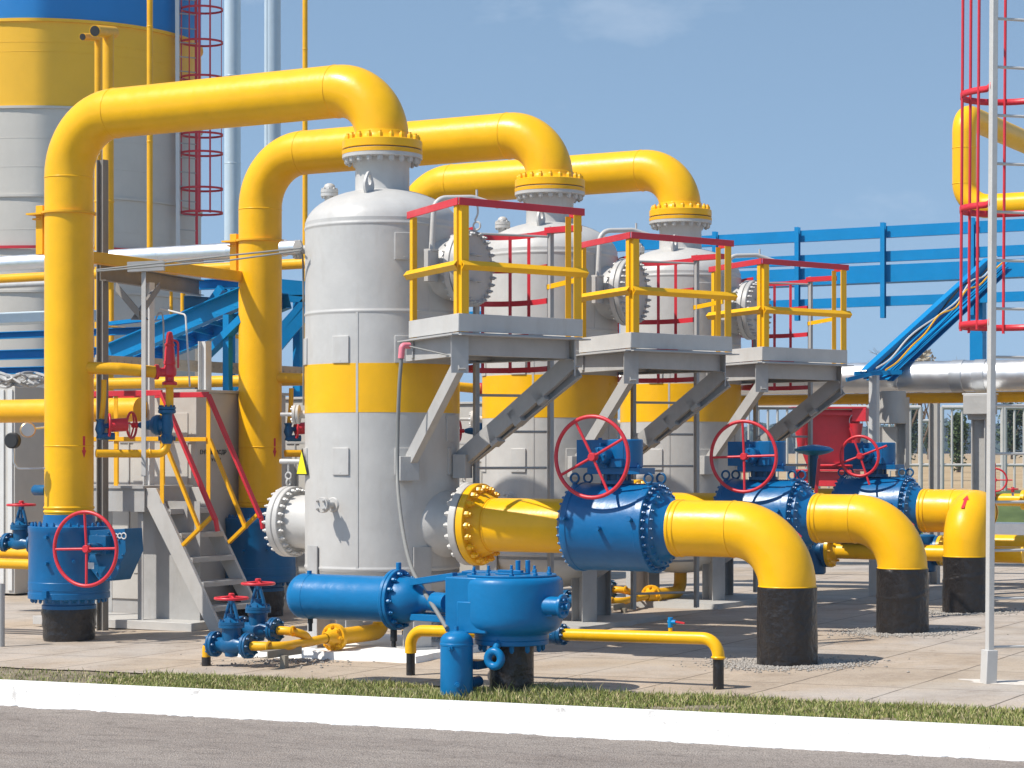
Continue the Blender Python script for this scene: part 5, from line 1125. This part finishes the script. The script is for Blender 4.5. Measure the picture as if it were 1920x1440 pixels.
n2 = tex(N, L, 'ShaderNodeTexNoise', 40, oc, Detail=6.0); bp = N.new('ShaderNodeBump'); bp.inputs['Distance'].default_value = 0.03; L.new(n2.outputs['Fac'], bp.inputs['Height']); L.new(bp.outputs['Normal'], b.inputs['Normal'])
sheet('verge', m_soil, -40, 40, -3.76, -2.5, -0.012, 80, 4)
# asphalt
m_asp, N, L, b = nodes('asphalt')
tc = N.new('ShaderNodeTexCoord'); oc = tc.outputs['Object']
mpg = N.new('ShaderNodeMapping'); L.new(oc, mpg.inputs['Vector']); mpg.inputs['Scale'].default_value = (0.6, 1.6, 1)
n1 = tex(N, L, 'ShaderNodeTexNoise', 1.2, mpg.outputs['Vector'], Detail=9.0, Roughness=0.7); r1 = ramp(N, L, n1.outputs['Fac'], [(0.3, (0.255, 0.222, 0.203)), (0.5, (0.315, 0.281, 0.26)), (0.7, (0.365, 0.33, 0.305))])
vo = tex(N, L, 'ShaderNodeTexVoronoi', 75, oc); r2 = ramp(N, L, vo.outputs['Distance'], [(0.0, (1.25, 1.22, 1.2)), (0.35, (1.0, 1.0, 1.0)), (0.75, (0.62, 0.6, 0.58))]); c1 = mixc(N, L, 1.0, r1.outputs['Color'], r2.outputs['Color'], 'MULTIPLY')
n3 = tex(N, L, 'ShaderNodeTexNoise', 26, oc, Detail=8.0, Roughness=0.8); r3 = ramp(N, L, n3.outputs['Fac'], [(0.33, (0.72, 0.72, 0.72)), (0.5, (1, 1, 1)), (0.68, (1.15, 1.15, 1.15))]); c2 = mixc(N, L, 1.0, c1, r3.outputs['Color'], 'MULTIPLY')
n7 = tex(N, L, 'ShaderNodeTexNoise', 4.0, mpg.outputs['Vector'], Detail=10.0, Roughness=0.8); r7 = ramp(N, L, n7.outputs['Fac'], [(0.36, (0.66, 0.62, 0.58)), (0.46, (0.98, 0.95, 0.91)), (0.58, (1.04, 1.0, 0.95)), (0.68, (1.25, 1.19, 1.10))]); c3 = mixc(N, L, 1.0, c2, r7.outputs['Color'], 'MULTIPLY')
L.new(c3, b.inputs['Base Color']); b.inputs['Roughness'].default_value = 0.9
bp = N.new('ShaderNodeBump'); bp.inputs['Strength'].default_value = 0.8; bp.inputs['Distance'].default_value = 0.012; ad = N.new('ShaderNodeMath'); ad.operation = 'SUBTRACT'; L.new(n3.outputs['Fac'], ad.inputs[0]); L.new(vo.outputs['Distance'], ad.inputs[1]); L.new(ad.outputs[0], bp.inputs['Height']); L.new(bp.outputs['Normal'], b.inputs['Normal'])
sheet('road', m_asp, -40, 40, -30, -3.85, -0.19, 80, 30)
# kerb: one long irregular whitewashed run with a rough painted foot
b = MB(); n = 700; vs = []; fs = []
m_k, N, L, bb = nodes('kerb_whitewash'); tc = N.new('ShaderNodeTexCoord'); oc = tc.outputs['Object']
n1 = tex(N, L, 'ShaderNodeTexNoise', 2.2, oc, Detail=10.0, Roughness=0.75); r1 = ramp(N, L, n1.outputs['Fac'], [(0.34, (0.48, 0.46, 0.44)), (0.41, (0.80, 0.80, 0.79)), (1.0, (0.86, 0.86, 0.85))])
n2 = tex(N, L, 'ShaderNodeTexNoise', 28, oc, Detail=6.0); r2 = ramp(N, L, n2.outputs['Fac'], [(0.30, (0.38, 0.35, 0.33)), (0.37, (1, 1, 1))]); L.new(mixc(N, L, 0.6, r1.outputs['Color'], mixc(N, L, 1.0, r1.outputs['Color'], r2.outputs['Color'], 'MULTIPLY')), bb.inputs['Base Color']); bb.inputs['Roughness'].default_value = 0.85
bp = N.new('ShaderNodeBump'); bp.inputs['Distance'].default_value = 0.01; L.new(n2.outputs['Fac'], bp.inputs['Height']); L.new(bp.outputs['Normal'], bb.inputs['Normal'])
for i in range(n+1):
    s_ = -14+30*i/n; gx = zg(at(t0, s_, -3.8, 0).x); w = noise.noise(V((s_*1.3, 0, 0)))*0.012; w2 = noise.noise(V((s_*2.5, 3, 0)))*0.035+noise.noise(V((s_*13, 7, 0)))*0.022
    for t_, dz in ((-3.72, -0.05), (-3.72, 0.008), (-3.735, 0.016), (-3.85, 0.015), (-3.868, 0.008), (-3.895+w*0.5, -0.08+w*0.2), (-3.925+w, -0.165), (-3.955+w2-0.02, -0.184), (-4.0+w2*2.2, -0.186), (-4.0+w2*2.2, -0.20)):
        vs.append(at(t0, s_, t_, gx+dz))
for i in range(n):
    for k in range(9): fs.append((i*10+k, i*10+10+k, i*10+11+k, i*10+1+k))
ko = b.add(vs, fs).build('kerb', m_k, None, smooth=False); ko['kind'] = 'structure'
# terrain
m_g, N, L, b = nodes('terrain')
geo = N.new('ShaderNodeNewGeometry'); ps = geo.outputs['Position']; sx_ = N.new('ShaderNodeSeparateXYZ'); L.new(ps, sx_.inputs[0])
nn = tex(N, L, 'ShaderNodeTexNoise', 1.5, ps, Detail=8.0); g_ = ramp(N, L, nn.outputs['Fac'], [(0.3, (0.05, 0.08, 0.02)), (0.6, (0.10, 0.14, 0.04)), (0.8, (0.18, 0.18, 0.07))])
n2 = tex(N, L, 'ShaderNodeTexNoise', 0.5, ps, Detail=10.0, Roughness=0.7); s_c = ramp(N, L, n2.outputs['Fac'], [(0.3, (0.30, 0.20, 0.10)), (0.5, (0.40, 0.285, 0.155)), (0.7, (0.48, 0.36, 0.21))])
st2 = N.new('ShaderNodeMath'); st2.operation = 'MULTIPLY_ADD'; L.new(nn.outputs['Fac'], st2.inputs[0]); st2.inputs[1].default_value = 3.0; L.new(sx_.outputs['Y'], st2.inputs[2])
mr = N.new('ShaderNodeMapRange'); L.new(st2.outputs[0], mr.inputs['Value']); mr.inputs['From Min'].default_value = 49.5; mr.inputs['From Max'].default_value = 50.5
L.new(mixc(N, L, mr.outputs['Result'], g_.outputs['Color'], s_c.outputs['Color']), b.inputs['Base Color']); b.inputs['Roughness'].default_value = 0.95
def terr(x, y):
    base = zg(max(-15, min(15, x)))-0.28
    if y < 40: return base
    f = min(1, (y-40)/7.0); f = f*f*(3-2*f); z = base*(1-f)+1.10*f
    if y > 47: z = 1.10+0.80*min(1, (y-47)/550)**0.6
    return z
ys = [-15, 0, 8, 14, 20, 30, 38, 40]+[40+0.5*k for k in range(1, 21)]+[55, 65, 80, 110, 160, 240, 400, 600, 900, 1200]; xs = [-700, -500, -300, -120, -60, -30, -15, -8, 0, 8, 15, 30, 60, 120, 300, 500, 700]
vs = [V((x, y, terr(x, y))) for y in ys for x in xs]; nx = len(xs); fs = [(j*nx+i, j*nx+i+1, (j+1)*nx+i+1, (j+1)*nx+i) for j in range(len(ys)-1) for i in range(nx-1)]
me = bpy.data.meshes.new('ground'); me.from_pydata([tuple(v) for v in vs], [], fs); me.update(); me.materials.append(m_g); go = bpy.data.objects.new('ground', me); COL.objects.link(go); go['kind'] = 'structure'
# far wood
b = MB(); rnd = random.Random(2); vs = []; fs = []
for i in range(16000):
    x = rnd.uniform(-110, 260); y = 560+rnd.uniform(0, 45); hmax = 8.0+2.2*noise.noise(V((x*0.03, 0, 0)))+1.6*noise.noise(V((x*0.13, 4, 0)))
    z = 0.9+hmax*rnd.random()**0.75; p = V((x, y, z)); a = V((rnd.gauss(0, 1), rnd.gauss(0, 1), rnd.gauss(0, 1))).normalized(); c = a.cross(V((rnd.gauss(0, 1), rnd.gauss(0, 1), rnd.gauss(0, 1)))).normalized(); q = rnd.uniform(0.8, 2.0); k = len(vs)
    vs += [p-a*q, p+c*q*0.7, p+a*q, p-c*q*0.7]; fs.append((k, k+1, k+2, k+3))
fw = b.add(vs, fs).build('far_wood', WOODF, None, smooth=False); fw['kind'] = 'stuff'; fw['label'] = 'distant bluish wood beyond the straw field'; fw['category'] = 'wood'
# grass
def grass(name, s0, s1, t0_, t1_, n, hmin, hmax, seed, lab, patch=0.0):
    rnd = random.Random(seed); vs = []; fs = []
    while len(fs) < n:
        s_ = rnd.uniform(s0, s1); t_ = rnd.uniform(t0_, t1_); d_ = noise.noise(V((s_*0.9, t_*1.5, 2)))+0.5*noise.noise(V((s_*4, t_*5, 2)))
        lim = -0.45+patch*max(0, 1-abs(s_+1.9)/1.6)+0.1+0.30*max(0, min(1, (0.5-s_)/3))
        if d_ < lim and rnd.random() > 0.08: continue
        p = at(t0, s_, t_, 0); p.z = zg(p.x)-0.012; a = rnd.uniform(0, 6.283); w = rnd.uniform(0.003, 0.006); h = rnd.uniform(hmin, hmax)*(1+0.6*d_)*(1+0.9*max(0, 1-abs(s_-3.2)/0.9))*(1.7 if rnd.random() < 0.04 else 1)*(0.6+0.4*max(0, min(1, (s_+2.5)/3)))
        x = V((math.cos(a), math.sin(a), 0)); l = V((rnd.gauss(0, 0.35), rnd.gauss(0, 0.35), 0))*h; k = len(vs)
        vs += [p-x*w, p+x*w, p+x*w*0.7+l*0.35+Z*h*0.6, p-x*w*0.7+l*0.35+Z*h*0.6, p+l+Z*h]; fs += [(k, k+1, k+2, k+3), (k+3, k+2, k+4)]
    m, N, L, b = nodes('grass_blades'); geo = N.new('ShaderNodeNewGeometry'); rp = ramp(N, L, geo.outputs['Random Per Island'], [(0, (0.15, 0.19, 0.03)), (0.45, (0.23, 0.27, 0.06)), (0.70, (0.34, 0.33, 0.11)), (0.85, (0.48, 0.40, 0.2)), (1.0, (0.55, 0.45, 0.26))]); L.new(rp.outputs['Color'], b.inputs['Base Color']); b.inputs['Roughness'].default_value = 0.6
    b.inputs['Subsurface Weight'].default_value = 0.0
    me = bpy.data.meshes.new(name); me.from_pydata([tuple(v) for v in vs], [], fs); me.update(); me.materials.append(m); o = bpy.data.objects.new(name, me); COL.objects.link(o); o['kind'] = 'stuff'; o['label'] = lab; o['category'] = 'grass'; return o
grass('grass_strip', -6.0, 10.5, -3.74, -2.68, 120000, 0.02, 0.052, 1, 'short green grass strip between the white kerb and the paving', 0.75)
# gravel round the black bases
def gravel(c, r0, r1, n, seed, lab):
    rnd = random.Random(seed); vs = []; fs = []
    for i in range(n):
        a = rnd.uniform(0, 6.283); r = r0+(r1-r0)*abs(rnd.gauss(0, 0.45)); p = V((c.x+r*math.cos(a)*1.15, c.y+r*math.sin(a), 0)); s_ = rnd.uniform(0.006, 0.017); p.z = zg(p.x)+s_*0.4; k = len(vs)
        for v in ((1, 0, 0), (-1, 0, 0), (0, 1, 0), (0, -1, 0), (0, 0, 0.8), (0, 0, -0.8)): vs.append(p+V((v[0]*s_*rnd.uniform(.7, 1.3), v[1]*s_*rnd.uniform(.7, 1.3), v[2]*s_*rnd.uniform(.6, 1.1))))
        for f in ((0, 2, 4), (2, 1, 4), (1, 3, 4), (3, 0, 4), (2, 0, 5), (1, 2, 5), (3, 1, 5), (0, 3, 5)): fs.append(tuple(k+x for x in f))
    o = MB().add(vs, fs).build('gravel', STONE, None, smooth=False); o['kind'] = 'stuff'; o['label'] = lab; o['category'] = 'gravel'
e1 = at(T[0], 4.438, 0, 0); e2 = at(T[1], 4.293, 0, 0); e3 = at(T[2], 4.07, -0.7, 0)
gravel(e1, 0.26, 0.72, 2200, 1, 'loose pale gravel round the nearest black pipe base'); gravel(e2, 0.26, 0.66, 1800, 2, 'loose pale gravel round the middle black pipe base'); gravel(e3, 0.26, 0.6, 1200, 3, 'loose pale gravel round the farthest black pipe base'); gravel(at(t0, -0.2, -1.15, 0), 0.0, 0.9, 500, 4, 'crumbled lime and gravel in front of the nearest tank slab')
# thin summer haze round the whole place
hz = MB().box(V((0, 590, 13.5)), 1420, 1260, 31, V((1, 0, 0)), V((0, 1, 0))).build('haze', new_mat('haze_air')[0], None, smooth=False)
hz['kind'] = 'stuff'; hz['label'] = 'thin bluish summer haze over the distant field and wood'; hz['category'] = 'haze'
hn = hz.data.materials[0].node_tree; hn.nodes.remove(hn.nodes['Principled BSDF']); pv = hn.nodes.new('ShaderNodeVolumePrincipled'); pv.inputs['Color'].default_value = (0.62, 0.76, 0.95, 1); pv.inputs['Density'].default_value = 0.0006; pv.inputs['Anisotropy'].default_value = 0.2
hn.links.new(pv.outputs['Volume'], [n for n in hn.nodes if n.type == 'OUTPUT_MATERIAL'][0].inputs['Volume'])
# ------------------------------------------------------------------ CAMERA, LIGHT, SKY
cam = bpy.data.cameras.new('Camera'); co = bpy.data.objects.new('Camera', cam); COL.objects.link(co); co.location = (0, 0, H); co.rotation_euler = (math.radians(90), 0, 0)
cam.sensor_width = 36; cam.lens = 36*F/1920; cam.shift_y = (HOR-720)/1920; cam.clip_end = 6000; cam.clip_start = 0.1; SC.camera = co
EL = math.radians(52); AZ = math.radians(24)
sd = V((-math.cos(EL)*math.cos(AZ), -math.cos(EL)*math.sin(AZ), math.sin(EL)))
sl = bpy.data.lights.new('Sun', 'SUN'); sl.energy = 4.2; sl.angle = math.radians(0.53); sl.color = (1.0, 0.945, 0.86); so = bpy.data.objects.new('Sun', sl); COL.objects.link(so); so.rotation_euler = sd.to_track_quat('Z', 'Y').to_euler(); so.location = (-20, -10, 30)
w = bpy.data.worlds.new('World'); SC.world = w; w.use_nodes = True; nt = w.node_tree; bg = nt.nodes['Background']; sk = nt.nodes.new('ShaderNodeTexSky'); sk.sky_type = 'NISHITA'; sk.sun_disc = False; sk.sun_elevation = EL
sk.sun_rotation = math.atan2(sd.x, sd.y); sk.altitude = 0; sk.air_density = 1.0; sk.dust_density = 0.3; sk.ozone_density = 1.0
wt = nt.nodes.new('ShaderNodeTexCoord'); va = nt.nodes.new('ShaderNodeVectorMath'); va.operation = 'ADD'; va.inputs[1].default_value = (0, 0, 0.21); nt.links.new(wt.outputs['Generated'], va.inputs[0])
vn = nt.nodes.new('ShaderNodeVectorMath'); vn.operation = 'NORMALIZE'; nt.links.new(va.outputs[0], vn.inputs[0]); nt.links.new(vn.outputs[0], sk.inputs['Vector'])
wm = nt.nodes.new('ShaderNodeMapping'); wm.inputs['Scale'].default_value = (5, 5, 11); wm.inputs['Location'].default_value = (1.3, 0.4, 0.9); nt.links.new(wt.outputs['Generated'], wm.inputs['Vector'])
cn = nt.nodes.new('ShaderNodeTexNoise'); cn.inputs['Scale'].default_value = 1.7; cn.inputs['Detail'].default_value = 7; cn.inputs['Roughness'].default_value = 0.6; nt.links.new(wm.outputs[0], cn.inputs['Vector'])
cm = nt.nodes.new('ShaderNodeMapRange'); cm.inputs['From Min'].default_value = 0.58; cm.inputs['From Max'].default_value = 0.85; cm.inputs['To Max'].default_value = 0.22; nt.links.new(cn.outputs['Fac'], cm.inputs['Value'])
cx_ = nt.nodes.new('ShaderNodeMix'); cx_.data_type = 'RGBA'; nt.links.new(cm.outputs['Result'], cx_.inputs[0]); nt.links.new(sk.outputs['Color'], cx_.inputs[6]); cx_.inputs[7].default_value = (7.0, 7.2, 7.6, 1)
hs = nt.nodes.new('ShaderNodeHueSaturation'); hs.inputs['Saturation'].default_value = 0.93; hs.inputs['Hue'].default_value = 0.49; nt.links.new(cx_.outputs[2], hs.inputs['Color']); nt.links.new(hs.outputs['Color'], bg.inputs['Color']); bg.inputs['Strength'].default_value = 0.125
SC.view_settings.view_transform = 'Standard'; SC.view_settings.look = 'None'; SC.view_settings.exposure = 0.43; SC.view_settings.gamma = 1
